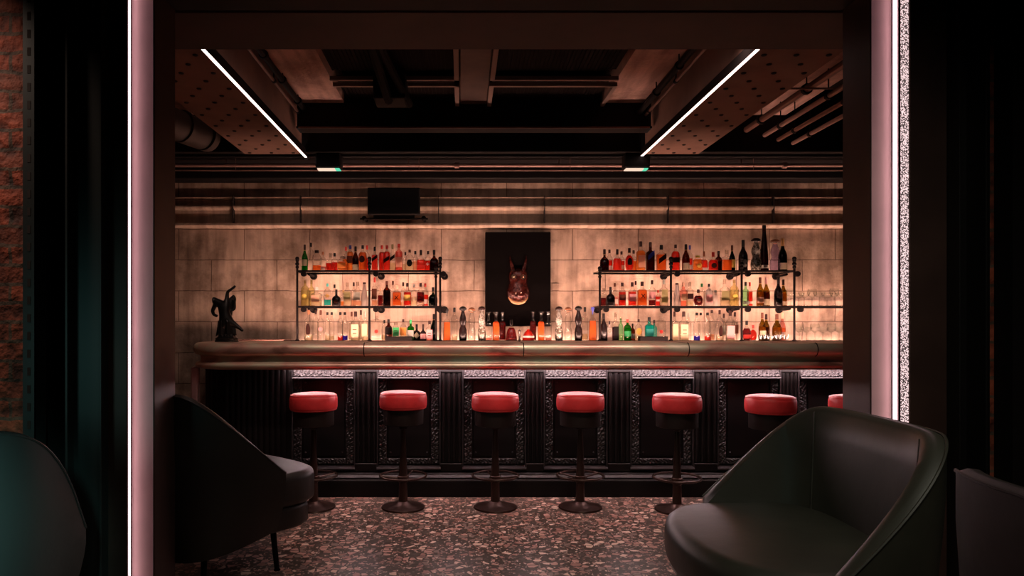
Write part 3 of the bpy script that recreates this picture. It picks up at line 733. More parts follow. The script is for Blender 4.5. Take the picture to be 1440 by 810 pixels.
# outline of each bottle type: (radius share, height share); body top height, cap start, section squareness, depth flattening
SH = {
 'wine':  ([(.9, 0), (1, .02), (1, .42), (.96, .50), (.80, .58), (.52, .66), (.36, .74), (.32, .82), (.32, .98)], .50, .78, 0, 1),
 'std':   ([(.94, 0), (1, .02), (1, .56), (.95, .62), (.72, .68), (.42, .72), (.34, .76), (.32, .97)], .60, .84, 0, 1),
 'tall':  ([(.94, 0), (1, .02), (1, .66), (.9, .71), (.5, .76), (.36, .80), (.34, .97)], .68, .86, 0, 1),
 'square':([(.92, 0), (1, .02), (1, .60), (.96, .64), (.6, .68), (.36, .71), (.33, .97)], .62, .82, 1, .8),
 'squat': ([(.90, 0), (1, .03), (1, .38), (.94, .48), (.70, .56), (.36, .62), (.27, .66), (.26, .96)], .50, .74, .1, .75),
 'flask': ([(.60, 0), (.72, .03), (.95, .18), (1, .34), (.92, .50), (.62, .62), (.34, .68), (.28, .72), (.27, .96)], .56, .78, 0, .6),
 'dome':  ([(.96, 0), (1, .02), (1, .50), (.97, .60), (.84, .68), (.60, .73), (.34, .76), (.28, .80), (.27, .96)], .66, .86, 0, .8),
 'bell':  ([(.96, 0), (1, .03), (.97, .12), (.80, .34), (.60, .52), (.36, .66), (.24, .72), (.22, .96)], .6, .93, 0, .9),
 'ruby':  ([(.92, 0), (1, .06), (.96, .16), (.80, .36), (.60, .54), (.38, .62), (.22, .68), (.20, .80), (.26, .97)], .62, 2, 0, .7),
 'gourd': ([(.80, 0), (.92, .04), (1, .18), (.92, .32), (.62, .42), (.68, .48), (.86, .56), (.80, .66), (.50, .78), (.34, .86), (.34, .90)], .80, .86, 0, 1),
 'jar':   ([(.92, 0), (1, .04), (1, .60), (.9, .72), (.6, .80), (.48, .84), (.46, .96)], .66, .86, .2, .9),
 'slim':  ([(.94, 0), (1, .02), (1, .58), (.92, .66), (.62, .74), (.44, .80), (.40, .97)], .60, .90, 0, 1),
 'decan': ([(.94, 0), (1, .02), (1, .56), (.9, .62), (.55, .66), (.38, .70), (.36, .88), (.6, .93), (.9, .99)], .54, 2, .6, 1),
 'flare': ([(1, 0), (1, .02), (.90, .30), (.82, .58), (.66, .64), (.40, .68), (.24, .71), (.22, .80)], .62, .80, .7, .9),
 'bigsq': ([(.96, 0), (1, .02), (1, .78), (.96, .82), (.4, .845), (.22, .86), (.20, .90)], .5, .89, 1, .55),
 'taper': ([(1, 0), (1, .02), (.95, .25), (.78, .50), (.55, .72), (.42, .84), (.40, .97)], .55, .92, 0, 1),
}
used = {}; placed = []
def bottle(px, top, wpx, shape, gcol, lq, fill, cap, lab, row, back, look, where, group):
    Y0 = 6.755 + (.15 if back else 0)
    for dY in (0, .015, -.015, .03, -.03, .045, .06, .075, .09, .105, .12, .135, .15, -.06, -.09, .18):
        Y = Y0+dY
        if not 6.70 < Y < 6.965: continue
        if all(math.hypot((px-650)*Y/1000-x_, Y-y_) > wpx*Y/2000+r_+.004 for (rw, x_, y_, r_) in placed if rw == row): break
    else: Y = Y0
    placed.append((row, (px-650)*Y/1000, Y, wpx*Y/2000))
    zb = ZS[row]+.001; X = (px-650)*Y/1000; zt = EYE+(452-top)*Y/1000; H = zt-zb; R = wpx*Y/2000
    pr, bodytop, capz, sq, sy = SH[shape]
    label = '%s, %s' % (look, where)
    assert label not in used, label
    assert 4 <= len(label.replace('-', ' ').split()) <= 16, label
    used[label] = 1
    nmn = 'carafe' if shape in ('decan',) else 'bottle'
    rz = random.uniform(-.15, .15)
    t = thing(nmn, label, nmn, (X, Y, zb), rz, group)
    prof = [(r*R, z*H) for r, z in pr]
    b = MB(); b.lathe(prof, n=20, sq=sq, sy=sy); b.build('glass_body', gm(gcol), t, 50)
    if lq:
        z1 = fill*H; q = [(r*R*.90, max(z*H, .006)) for r, z in pr if z*H < z1-.002]
        # radius at the liquid's level
        for (r0, a0), (r1, a1) in zip(pr, pr[1:]):
            if a0 <= fill <= a1: q.append(((r0+(r1-r0)*(fill-a0)/(a1-a0))*R*.90, z1)); break
        if len(q) > 1:
            b = MB(); b.lathe(q, n=20, sq=sq, sy=sy); c = LQ[lq]
            b.build('liquid', glass('liquid_'+lq, c, .7, .02, .2, .42), t, 50)
    if cap and capz < 2:
        rn = [r for r, z in pr if z >= .7*capz][-1]*R
        if shape == 'gourd':
            b = MB(); r_ = R*.92
            b.lathe([(rn*.9, .84*H), (rn*1.3, .87*H), (r_*.8, .885*H), (r_, .91*H), (r_*.92, .945*H), (r_*.62, .98*H), (.002, 1.0*H)], n=20)
            b.build('ball_stopper', capm(cap), t, 60)
            if gcol != 'blk':
                b = MB(); b.lathe([(r_*.9, .868*H), (r_*1.02, .875*H), (r_*1.02, .892*H), (r_*.9, .895*H)], n=20); b.build('collar', pbr('silver_collar', (.8, .75, .7), .2, .9), t)
        elif shape == 'flare':
            b = MB(); b.lathe([(rn*.5, .78*H), (rn*.55, .86*H), (rn*1.0, .88*H), (rn*2.0, .95*H), (rn*1.9, 1.0*H)], n=16); b.build('pourer', capm(cap), t)
        elif shape == 'bigsq':
            b = MB(); b.lathe([(R*.18, .88*H), (R*.24, .90*H), (R*.24, 1.0*H), (.002, 1.0*H)], n=14); b.build('stopper', capm(cap), t)
        else:
            rr = max(rn*1.12, .009)
            b = MB(); b.lathe([(rr*.96, capz*H), (rr, (capz+.01)*H), (rr, .985*H), (rr*.86, H)], n=16); b.build('cap', capm(cap), t)
            if capz < .8 and gcol != 'blk':
                b = MB(); b.lathe([(rr*1.03, (capz-.012)*H), (rr*1.03, (capz+.008)*H)], n=16); b.build('neck_band', pbr('gold_band', (.5, .3, .12), .3, .8), t)
    if shape == 'decan':
        b = MB(); b.lathe([(R*.30, .80*H), (R*.3, .90*H), (R*.5, .955*H), (R*.55, .99*H)], n=16); b.build('stopper', capm('clearcap'), t)
    if lab:
        lc, z0, z1, kind = lab
        if z0 < .42: rad = max(r for r, z in pr if z <= bodytop+.01)*R
        else: rad = R
        m = paper('paper_'+lc, PC[lc])
        b = MB(); z0 *= H; z1 *= H; nn = 10; span = 1.0 if not sq else .8
        if kind == 'x':
            for s in (-1, 1): b.tube([(-R*.4, -R*sy*1.02, (z0+z1)/2-s*R*.45), (R*.4, -R*sy*1.02, (z0+z1)/2+s*R*.45)], .004, 6)
            b.build('emblem', m, t)
        elif kind in ('round', 'diamond', 'arch'):
            h2 = (z1-z0)/2; w2 = min(R*.68, h2) if kind != 'arch' else R*.5; pts = []
            nn = 20
            for k in range(nn):
                a = 2*PI*k/nn; cx_, cz_ = math.cos(a), math.sin(a)
                if kind == 'diamond': g = 1/(abs(cx_)+abs(cz_)); cx_ *= g*1.15; cz_ *= g
                if kind == 'arch': g = 1/((abs(cx_)**5+abs(cz_)**5)**.2) if cz_ < 0 else 1; cx_ *= g; cz_ *= g
                x_ = w2*cx_
                pts.append((x_, cz_*h2+(z0+z1)/2))
            vs = []
            for x_, z_ in pts:
                yy = -sy*(math.sqrt(max(0, R*R-x_*x_)) if not sq else R)-.0015
                vs.append((x_, yy, z_))
            vs.append((0, -sy*R-.003, (z0+z1)/2)); n_ = len(pts)
            b._add(vs, [(k, (k+1) % n_, n_) for k in range(n_)]); b.build('paper_label', m, t)
        else:
            vs = []; skew = (.35*(z1-z0)*1.6 if kind == 'diag' else 0)
            for k in range(nn+1):
                a = (-1+2*k/nn)*span
                if sq: x_ = R*.86*(-1+2*k/nn); y_ = -R*sy-.0012
                else: x_ = math.sin(a)*(R+.0012); y_ = -math.cos(a)*(R+.0012)*sy
                dz = skew*(k/nn-.5)*2
                vs += [(x_, y_, z0+dz), (x_, y_, z1+dz)]
            b._add(vs, [(2*k, 2*k+2, 2*k+3, 2*k+1) for k in range(nn)]); b.build('paper_label', m, t)
            if kind == 'line' :
                b = MB(); 
                for q in (.35, .6): 
                    zz = z0+(z1-z0)*q; b.box(-R*.45, R*.45, -R*sy-.004, -R*sy-.002, zz, zz+.006)
                b.build('print_line', paper('paper_dark', PC['dark']), t, 0)
    return t

D2T = 'two-bay rack, top shelf'; D2M = 'two-bay rack, middle shelf'; D2L = 'under two-bay rack'
D3T = 'three-bay rack, top shelf'; D3M = 'three-bay rack, middle shelf'; D3L = 'under three-bay rack'; CEN = 'between the racks'
def L(c, a, b_, k='band'): return (c, a, b_, k)
ROWS = [
 ('top', D2T, [
  (428.5,344,8.5,'wine','green','grn',.5,'dark',L('cream',.18,.42),0,'green wine bottle with pale label'),
  (437,341.5,8.5,'tall','clear',None,0,'black',None,1,'tall empty clear bottle with black cap'),
  (445.5,352,12,'jar','clear','orange',.25,'dark',None,0,'wide clear bottle a quarter full of orange spirit'),
  (454,354,9,'std','clear','bred',.25,'wood',L('white',.05,.2),1,'clear bottle with red base behind orange one'),
  (464.5,356,12.5,'squat','clear','red',.42,'clearcap',None,0,'squat clear decanter half full of red spirit'),
  (470.5,356,9,'square','clear','red',.5,'black',None,1,'small red bottle with square black stopper'),
  (482,360.5,13.5,'jar','clear','amber',.62,'clearcap',L('orange',.15,.5),0,'short orange jar bottle without cap'),
  (486.5,347,8,'std','clear','orange',.5,'red',None,1,'clear bottle with red capsule behind jar bottle'),
  (492.5,345,9.5,'tall','clear','amber',.75,'blue',L('brown',.3,.58),0,'tall amber bottle with blue cap'),
  (500,346.5,9,'wine','brown','dred',.5,'dark',L('cream',.02,.25),0,'dark red bottle with cream base label'),
  (510,345,12,'dome','clear','orange',.72,'black',L('dark',.3,.58,'round'),0,'orange bottle with dark round medallion'),
  (516,345,8,'std','clear','red',.5,'red',None,1,'red capped bottle hidden behind centre post'),
  (527,347,8.5,'square','clear','bred',.65,'black',L('black',.44,.58,'diag'),0,'square red bottle with black slanted label'),
  (537,345,8.5,'tall','clear','red',.74,'red',None,1,'tall plain red bottle behind slanted label one'),
  (544,345,9.5,'tall','clear','bred',.75,'red',L('dark',.35,.5,'diag'),0,'tall red bottle with dark slanted band'),
  (552,343.5,8.5,'square','clear','pale',.3,'olive',L('black',.42,.55,'diag'),0,'square pale bottle with black slanted label'),
  (561,343,10.5,'tall','pink','rose',.7,'red',L('peach',.12,.50),0,'tall rose bottle with red capsule'),
  (570,354.5,7.5,'std','clear','pale',.4,'dark',None,1,'small pale bottle with brown cap at back'),
  (576,351,11.5,'dome','clear','pale',.4,'brown',L('black',.18,.52,'round'),0,'pale bottle with large black oval label'),
  (584,353,8.5,'std','clear','peach',.5,'black',None,1,'peach bottle with black cap at back'),
  (592,351.5,12.5,'squat','clear','bred',.52,'dark',L('red',.1,.26),0,'squat bright red cognac bottle'),
  (602,353,9.5,'std','clear','red',.5,'dark',L('white',.25,.42,'diamond'),0,'red bottle with white diamond mark'),
  (610.5,351.5,12.5,'squat','brown','dred',.55,'black',None,0,'squat dark red bottle at rack end')]),
 ('middle', D2M, [
  (429,393,12,'dome','yel','pale',.6,'clearcap',L('yellow',.25,.45,'round'),0,'domed pale yellow bottle with clear stopper'),
  (438,393,9,'std','yel',None,0,'clearcap',None,1,'empty yellowish bottle behind the domed one'),
  (445,403.5,13.5,'square','clear','pale',.3,'white',L('peach',.2,.55),0,'square clear bottle with peach label'),
  (453.5,414,7,'slim','clear',None,0,'grey',None,1,'tiny clear bottle with grey cap'),
  (460.5,398.5,10.5,'dome','clear','teal',.27,'teal',L('gold',.34,.54,'diamond'),0,'clear bottle with teal base and teal cap'),
  (470.5,400,8,'std','clear',None,0,'black',None,1,'clear bottle with black cap behind black decanter'),
  (473,407,12,'squat','blk',None,0,'black',L('brown',.15,.4,'round'),0,'black decanter with square shoulders'),
  (483,408,8,'std','clear','amber',.3,'gold',None,1,'small clear bottle with gold cap'),
  (488.5,397,10.5,'square','clear','pale',.55,'clearcap',L('olive',.28,.60),0,'square bottle with dark olive label'),
  (497.5,397,7.5,'std','clear','peach',.25,'dark',None,1,'clear bottle with dark cap and peach base'),
  (503,396,11,'square','clear','peach',.2,'clearcap',L('grey',.24,.56),0,'square bottle with grey label and peach base'),
  (512.5,397,10,'taper','frost',None,0,'dark',None,0,'frosted grey bottle with dark purple cap'),
  (527,390,8.5,'square','clear','peach',.2,'red',L('brown',.24,.60),0,'square bottle with brown label and red pourer'),
  (535,405,7.5,'std','clear','dred',.6,'peach',None,1,'small dark red bottle at back'),
  (544,395,10.5,'std','brown','purple',.62,'brown',None,0,'dark purple bottle with brown capsule'),
  (552.5,395,7.5,'std','clear','peach',.3,'brown',None,1,'clear bottle with square brown cap'),
  (558,401,12.5,'square','clear','orange',.66,'peach',L('dark',.3,.5,'x'),0,'square orange bottle with cross emblem'),
  (567,397,8,'std','clear','peach',.2,'dark',None,1,'clear bottle with dark cap behind cross emblem one'),
  (573,398,10.5,'std','clear','red',.6,'dark',L('yellow',.22,.48),0,'red rum bottle with yellow label'),
  (582,399,9.5,'std','clear','pale',.25,'white',L('cream',.2,.42),0,'clear bottle with white cap and cream label'),
  (591.5,398,10.5,'std','clear','dred',.6,'dark',L('peach',.05,.18),0,'dark red bottle with peach base band'),
  (598,398.5,9,'std','clear','red',.5,'red',L('white',.1,.3),1,'red capped bottle beside peach banded one'),
  (609,404,12.5,'squat','dgreen','purple',.5,'black',None,0,'black green squat bottle at rack end')]),
 ('low', D2L, [
  (434,436,12.5,'dome','clear','pale',.2,'wood',L('dark',.2,.56,'arch'),0,'domed clear bottle with dark arched label'),
  (444,436,8,'tall','clear',None,0,'dark',None,1,'slender clear bottle with dark capsule'),
  (451,436,9.5,'std','clear',None,0,'brown',L('pink',.3,.45,'round'),1,'clear bottle with small pink medallion'),
  (460.5,439,7.5,'slim','clear','pale',.2,'black',None,0,'slim clear vodka bottle with pale base'),
  (466.5,439,7.5,'slim','clear','pale',.16,'black',None,1,'slim clear vodka bottle with black cap at back'),
  (478.5,439,7.5,'slim','clear','bred',.15,'black',None,0,'slim clear bottle with red base'),
  (485,439,8.5,'slim','clear','blue',.18,'black',None,0,'slim clear bottle with blue base'),
  (494.5,438.5,8,'std','clear','pale',.4,'brown',None,1,'clear bottle with brown capsule at back'),
  (500,438,12,'square','clear','pale',.5,'dark',L('cream',.08,.56,'line'),0,'square bottle with large cream label'),
  (507.5,436,8,'std','clear','pale',.4,'dark',None,1,'clear bottle with tall dark capsule'),
  (513.5,438,9.5,'square','clear','pale',.5,'grey',L('cream',.14,.58),0,'square cream label bottle beside centre post'),
  (529.5,444,17,'bigsq','clear',None,0,'clearcap',L('red',.3,.45,'round'),0,'large square clear decanter with red emblem'),
  (540.5,450,8,'std','clear','pale',.3,'black',None,1,'clear bottle with black cap behind decanter'),
  (546.5,449,10,'std','brown',None,0,'black',L('black',.3,.65),0,'brown bottle with black label'),
  (556.5,453,10,'jar','clear',None,0,'clearcap',L('green',.25,.72,'line'),0,'short clear bottle with green label'),
  (567,449,10,'dome','clear','pale',.6,'dark',L('orange',.25,.62),0,'clear bottle with orange label and dark cap'),
  (577.5,449.5,9.5,'square','green','grn',.6,'green',L('white',.18,.5),0,'green gin bottle with white label'),
  (586,456,11.5,'squat','blk',None,0,'black',L('cream',.12,.52,'diamond'),0,'black bottle with cream diamond label'),
  (595,456,9,'squat','blk',None,0,'dark',L('pink',.1,.42),0,'black bottle with pale pink label'),
  (604,451,10,'square','clear','rose',.35,'dark',L('pink',.1,.55,'line'),0,'pink label gin bottle with white neck'),
  (610,441.5,9.5,'wine','dgreen','purple',.5,'black',None,1,'tall dark wine bottle beside end post')]),
 ('low', CEN, [
  (628.5,434.5,11,'flare','clear','orange',.58,'black',None,0,'flared bottle of orange spirit with black pourer'),
  (639,432.5,9,'tall','clear','pale',.2,'black',None,0,'tall clear bottle with black cone pourer'),
  (651,430.5,11.5,'gourd','blk',None,0,'black',None,0,'black gourd bottle beside black cone pourer bottle'),
  (663.5,432,11,'gourd','clear',None,0,'wood',None,0,'clear gourd bottle beside plain black gourd'),
  (677.5,430.5,11.5,'gourd','pat',None,0,'dark',None,0,'painted gourd bottle near the artwork edge'),
  (687,438.5,9,'decan','clear','rose',.1,None,None,0,'empty clear carafe beside first painted gourd bottle'),
  (697.5,438.5,9.5,'decan','clear','orange',.66,None,None,0,'carafe of orange liquor beside the ruby flask'),
  (706.5,438.5,9,'decan','clear','dred',.66,None,None,1,'carafe of dark liquor beside the orange carafe'),
  (719,449,18,'ruby','clear','dred',.62,None,None,0,'ruby conical flask with open neck'),
  (743,457,18.5,'ruby','clear','red',.72,None,L('white',.2,.32),0,'ruby conical flask with white label'),
  (749.5,438,9,'decan','clear','dred',.66,None,None,1,'carafe of dark liquor behind the labelled ruby flask'),
  (761,438,9.5,'decan','clear','orange',.66,None,None,0,'carafe of orange liquor beside the labelled ruby flask'),
  (771,438,9,'decan','clear','rose',.1,None,None,0,'empty clear carafe beside second painted gourd bottle'),
  (786,430.5,11.5,'gourd','pat',None,0,'dark',None,0,'painted gourd bottle on the three-bay rack side'),
  (799,431.5,11,'gourd','clear',None,0,'wood',None,0,'clear gourd bottle on the three-bay rack side'),
  (813.5,430,11.5,'gourd','blk',None,0,'black',None,0,'black gourd bottle on the three-bay rack side'),
  (822.5,432,9,'tall','clear','pale',.2,'black',None,1,'clear bottle with cone pourer beside black gourd'),
  (833.5,432,11.5,'flare','clear','orange',.60,'blue',None,0,'flared orange bottle with dark blue pourer')]),
 ('top', D3T, [
  (850,350.5,12.5,'squat','brown','dred',.55,'dark',None,0,'squat dark red bottle nearest the artwork'),
  (857,351,9,'std','clear','red',.5,'dark',L('white',.08,.26),1,'red bottle with white base label at back'),
  (868,350.5,12.5,'squat','clear','bred',.56,'dark',None,0,'squat bright red bottle with dark capsule'),
  (874,353.5,9,'std','clear','red',.52,'dark',L('cream',.1,.3),1,'red bottle with cream label at back'),
  (885,349,12.5,'flask','clear','red',.68,'dark',L('black',.24,.56,'arch'),0,'round red flask with black medallion'),
  (891,352,9,'std','clear','orange',.5,'dark',None,1,'orange bottle behind the round red flask'),
  (901,339.5,11.5,'square','clear','amber',.68,'dark',L('peach',.1,.52),0,'tall square amber bottle with peach label'),
  (914.5,340.5,10.5,'square','brown','brown',.7,'dark',L('blue',.45,.62,'diag'),0,'square brown bottle with blue slanted label'),
  (930,344.5,12.5,'square','clear','orange',.62,'black',L('dark',.36,.56,'diag'),0,'square orange bottle with dark slanted label'),
  (950,344,12.5,'dome','clear','bred',.74,'dark',L('dark',.3,.5),0,'red orange bottle with broad dark capsule'),
  (964.5,343.5,10.5,'wine','brown','gold',.5,'black',L('cream',.03,.28),0,'brown bottle with cream base label'),
  (970,345,8,'std','clear','red',.5,'blue',L('white',.08,.25),1,'red bottle with round blue cap'),
  (981,359.5,12.5,'jar','clear','amber',.75,'yellow',L('yellow',.15,.5,'round'),0,'short yellow orange jar bottle'),
  (990,353.5,10.5,'squat','clear','bred',.55,'wood',L('white',.02,.16),0,'squat red bottle beside the jar bottle'),
  (1003,354.5,13.5,'squat','clear','red',.58,'red',L('dark',.12,.4,'round'),0,'squat red decanter with dark medallion'),
  (1010.5,353,9.5,'std','brown','dred',.5,'black',None,1,'small dark bottle with black cap at back'),
  (1022,351.5,12.5,'square','clear','orange',.52,'clearcap',None,0,'square clear bottle two thirds full of orange'),
  (1029.5,345,8.5,'wine','dgreen','purple',.5,'brown',L('yellow',.12,.44),0,'dark bottle with yellow label'),
  (1045,337.5,12.5,'wine','blk',None,0,'black',L('white',.1,.36,'round'),0,'black wine bottle with round white label'),
  (1063,334.5,14.5,'gourd','pat',None,0,'dark',None,0,'painted gourd bottle'),
  (1074.5,317,12,'taper','brown','dred',.86,'black',L('white',.05,.12,'line'),0,'very tall slender brown red bottle'),
  (1090,336,14.5,'gourd','lilac',None,0,'wood',None,0,'lilac tinted clear gourd bottle'),
  (1100.5,335.5,12,'wine','dgreen','brown',.5,'gold',L('cream',.04,.24),0,'champagne bottle with cream base label')]),
 ('middle', D3M, [
  (849,405,8.5,'std','clear','dred',.45,'clearcap',None,1,'small dark red bottle beside first post'),
  (858.5,403.5,12.5,'squat','blk',None,0,'black',None,0,'squat black bottle'),
  (864.5,398,9,'std','clear','rose',.4,'brown',L('white',.1,.3),1,'rose bottle with brown capsule at back'),
  (875,397.5,10.5,'std','clear','red',.6,'dark',L('brown',.25,.48),0,'red rum bottle with brown label'),
  (889,397,10.5,'square','clear','red',.6,'dark',L('pink',.2,.5),0,'square red bottle with pink label'),
  (894,395,8,'std','clear','peach',.3,'dark',None,1,'clear bottle with small dark cap at back'),
  (903,396,12.5,'square','clear','orange',.66,'dark',L('dark',.3,.5,'x'),0,'square orange bottle with dark cap and cross emblem'),
  (917,394,10,'std','clear','dred',.22,'dark',L('pink',.28,.54),0,'clear bottle with dark red base'),
  (925.5,408,8,'std','clear','red',.6,'red',L('white',.3,.42),1,'small red bottle with red cap'),
  (933.5,393,10.5,'square','clear','pale',.3,'grey',L('olive',.12,.62),0,'square bottle with tall olive label and metal pourer'),
  (952,398,10.5,'taper','frost',None,0,'dark',None,0,'frosted grey bottle with dark cap'),
  (961,397,10,'square','pink','peach',.2,'peach',L('cream',.22,.5),0,'pale pink square bottle with peach base'),
  (970,396,9.5,'square','clear','pale',.2,'clearcap',L('dark',.28,.5),0,'clear square bottle with dark label'),
  (982,407,13,'flask','clear','dred',.62,'dark',L('peach',.2,.42,'round'),0,'round dark red flask'),
  (987,398.5,9,'std','clear',None,0,'green',None,1,'clear bottle with green cap'),
  (997,399,10.5,'dome','frost',None,0,'black',L('pink',.15,.5),0,'frosted white bottle with black cap'),
  (1005.5,408,8,'jar','wht',None,0,'white',None,0,'short white bottle'),
  (1019,392.5,12,'square','clear','pale',.3,'clearcap',L('olive',.22,.56),0,'square bottle with olive label and clear stopper'),
  (1032.5,392.5,12.5,'dome','yel','pale',.6,'clearcap',L('yellow',.25,.45,'round'),0,'domed pale yellow bottle'),
  (1048.5,396.5,9,'std','pgreen',None,0,'black',L('white',.06,.2),0,'greenish bottle with black cap beside third post'),
  (1054.5,397,7.5,'std','clear','red',.6,'red',L('white',.1,.2),1,'slim red bottle beside the greenish one'),
  (1069,390,10,'wine','olive','gold',.5,'brown',L('peach',.1,.3),0,'amber champagne bottle with peach label'),
  (1077.5,391,9.5,'wine','olive','brown',.5,'pink',L('cream',.03,.24),0,'olive wine bottle with pink capsule'),
  (1094.5,390.7,11.5,'wine','blk',None,0,'black',None,0,'plain black wine bottle'),
  (1101.5,393,9.5,'wine','olive','gold',.5,'dark',L('cream',.04,.18),1,'golden wine bottle behind the plain black one')]),
 ('low', D3L, [
  (849,440.5,10.5,'wine','blk',None,0,'black',None,0,'black wine bottle'),
  (857,451.5,8,'square','wht',None,0,'dark',L('grey',.4,.6,'round'),0,'white square bottle with grey round emblem'),
  (865.5,439,8.5,'square','clear','purple',.48,'clearcap',L('black',.03,.5),0,'black label bottle with long clear neck'),
  (873,447,7,'slim','pgreen','pale',.3,'clearcap',None,0,'pale green slim bottle'),
  (882.5,449,10.5,'dome','green','grn',.6,'red',L('pgreen' if 0 else 'green',.2,.45),0,'bright green gin bottle with red cap'),
  (889.5,455,7,'std','brown',None,0,'black',L('white',.1,.4),1,'small brown bottle behind the green one'),
  (898,449,10.5,'dome','clear','pale',.5,'dark',L('orange',.28,.6,'round'),0,'clear bottle with round orange label'),
  (913,446,11.5,'square','teal','teal',.66,'black',L('teal',.2,.5),0,'turquoise gin bottle'),
  (920,450,8,'std','teal',None,0,'black',None,1,'pale blue bottle behind the turquoise one'),
  (928.5,445,14,'bigsq','clear',None,0,'clearcap',L('red',.3,.45,'round'),0,'square clear decanter with red emblem'),
  (948.5,438,9,'square','clear','pale',.5,'dark',L('cream',.14,.58),0,'cream patterned label bottle beside second post'),
  (961.5,438,12,'square','clear','pale',.5,'dark',L('cream',.06,.56,'line'),0,'bottle with large cream label'),
  (968,440,8,'std','clear',None,0,'grey',None,1,'clear bottle behind the large cream label one'),
  (980,439.5,9,'slim','clear','blue',.17,'black',None,0,'slim clear bottle with blue base'),
  (985.5,439.5,7.5,'slim','clear',None,0,'black',None,1,'slim clear bottle behind blue based one'),
  (995,439.5,9,'slim','clear','bred',.16,'black',None,0,'slim clear bottle with red base'),
  (1001,436,8,'slim','clear','peach',.2,'dark',None,1,'slim clear bottle behind red based one'),
  (1012,436,11.5,'dome','clear','pale',.2,'dark',L('dark',.14,.5,'arch'),0,'clear bottle with dark arched label'),
  (1018,441,8,'std','clear',None,0,'dark',L('grey',.2,.55),1,'clear bottle with grey label at back'),
  (1027,436.5,12,'square','clear','pale',.3,'dark',L('pink',.06,.5),0,'square bottle with pale pink label'),
  (1033.5,439,9,'std','clear',None,0,'dark',L('brown',.25,.55),1,'clear bottle with brown label at back'),
  (1050,451,12.5,'flask','clear','dred',.62,'black',L('red',.1,.3),0,'round dark red flask beside third post'),
  (1059,457,10.5,'flask','clear','red',.7,'red',None,0,'small round red flask'),
  (1072,439.5,10,'wine','olive','gold',.5,'brown',L('cream',.2,.36),0,'golden champagne bottle with cream label'),
  (1077.5,441.7,9.5,'wine','olive','brown',.5,'dark',None,1,'brown wine bottle behind golden champagne'),
  (1092.5,441.7,12.5,'wine','olive','gold',.5,'brown',None,0,'plain golden brown wine bottle'),
  (1100,439.5,9,'wine','pink','amber',.45,'peach',L('cream',.1,.3),1,'pale amber wine bottle with peach capsule')]),
]
for row, where, lst in ROWS:
    grp = {D2T: 'bottles on the two-bay rack top shelf', D2M: 'bottles on the two-bay rack middle shelf', D2L: 'bottles standing under the two-bay rack', CEN: 'bottles between the racks',
           D3T: 'bottles on the three-bay rack top shelf', D3M: 'bottles on the three-bay rack middle shelf', D3L: 'bottles standing under the three-bay rack'}[where]
    for (px, top, wp, sh, g, lq, fi, cap, lab, back, look) in lst:
        bottle(px, top, wp, sh, g, lq, fi, cap, lab, row, back, look, where, grp)
# turned wooden peg between the ruby flasks
b = MB(); b.lathe([(.014, 0), (.016, .008), (.009, .02), (.011, .045), (.008, .065), (.015, .08), (.016, .092), (.010, .104), (.002, .108)], n=16)
o = b.build('pepper_mill', pbr('dark_turned_wood', (.04, .02, .015), .35)); o.location = (X_(730.5, 6.74), 6.74, 1.165); tag(o, 'small dark turned mill between the two ruby flasks', 'mill')
# trays in front of the low bottles
for x0, x1, lab in ((542, 580, 'black shallow tray in front of the green label bottle'), (899, 938, 'black shallow tray in front of the turquoise bottle')):
    Y = 6.62; xa, xb = X_(x0, Y), X_(x1, Y)
    b = MB(); m_ = (xb-xa)
    b.prism([(xa+.008, 6.585), (xb-.008, 6.585), (xb-.008, 6.665), (xa+.008, 6.665)], 1.165, 1.168)
    for (u0, v0, u1, v1) in ((xa, 6.58, xb, 6.588), (xa, 6.66, xb, 6.668), (xa, 6.588, xa+.008, 6.66), (xb-.008, 6.588, xb, 6.66)): b.box(u0, u1, v0, v1, 1.165, 1.21, .002)
    tag(b.build('bar_tray', pbr('tray_black', (.004, .003, .003), .9, spec=.02)), lab, 'tray', 'bar trays')

# ---------------------------------------------------------------- stemware
GW = glass('stemware_glass', (.90, .92, .90), .35, .10, .15)
def stem_glass(kind):
    b = MB()
    if kind == 'coupe': pr = [(.034, 0), (.030, .003), (.006, .008), (.004, .03), (.004, .07), (.012, .078), (.040, .095), (.050, .118), (.051, .13)]
    else: pr = [(.034, 0), (.030, .003), (.006, .008), (.004, .03), (.004, .075), (.018, .085), (.038, .105), (.042, .13), (.036, .165)]
    b.lathe(pr, n=20, cap=False); return b
gl0 = {}
spots = []
for k, px in enumerate((1112, 1123, 1131, 1142, 1152, 1163, 1173, 1183, 1194)): spots.append(('middle', px, 6.75+(.12 if k % 2 else 0), 'coupe' if k % 3 else 'wine'))
for k, px in enumerate((1124, 1134, 1146, 1157, 1169, 1180, 1191)): spots.append(('low', px, 6.75+(.12 if k % 2 else 0), 'coupe' if k % 2 else 'wine'))
kn = {'wine': ('wine_glass', 'clear stemmed wine glass'), 'coupe': ('coupe_glass', 'clear shallow coupe glass')}
for row, px, Y, kind in spots:
    if kind not in gl0: o = stem_glass(kind).build(kn[kind][0], GW, None, 60); gl0[kind] = o
    else: o = gl0[kind].copy(); C.objects.link(o)
    o.location = (X_(px, Y), Y, ZS[row]+.001)
    w_ = 'standing on the open middle shelf past the wine bottles' if row == 'middle' else 'standing on the back bar below the open shelf'
    tag(o, kn[kind][1]+' '+w_, 'glass', kn[kind][1]+'es '+w_)
sg = None
for k in range(8):
    if sg is None:
        b = MB(); b.lathe([(.014, 0), (.015, .004), (.019, .06), (.018, .06), (.0135, .012), (.002, .01)], n=14, cap=False); o = sg = b.build('shot_glass', GW, None, 50)
    else: o = sg.copy(); C.objects.link(o)
    o.location = (X_(1069+k*5.4, 6.67), 6.67, 1.165); tag(o, 'small clear shot glass in the row before the golden wine bottles', 'glass', 'shot glasses before the golden wine bottles')

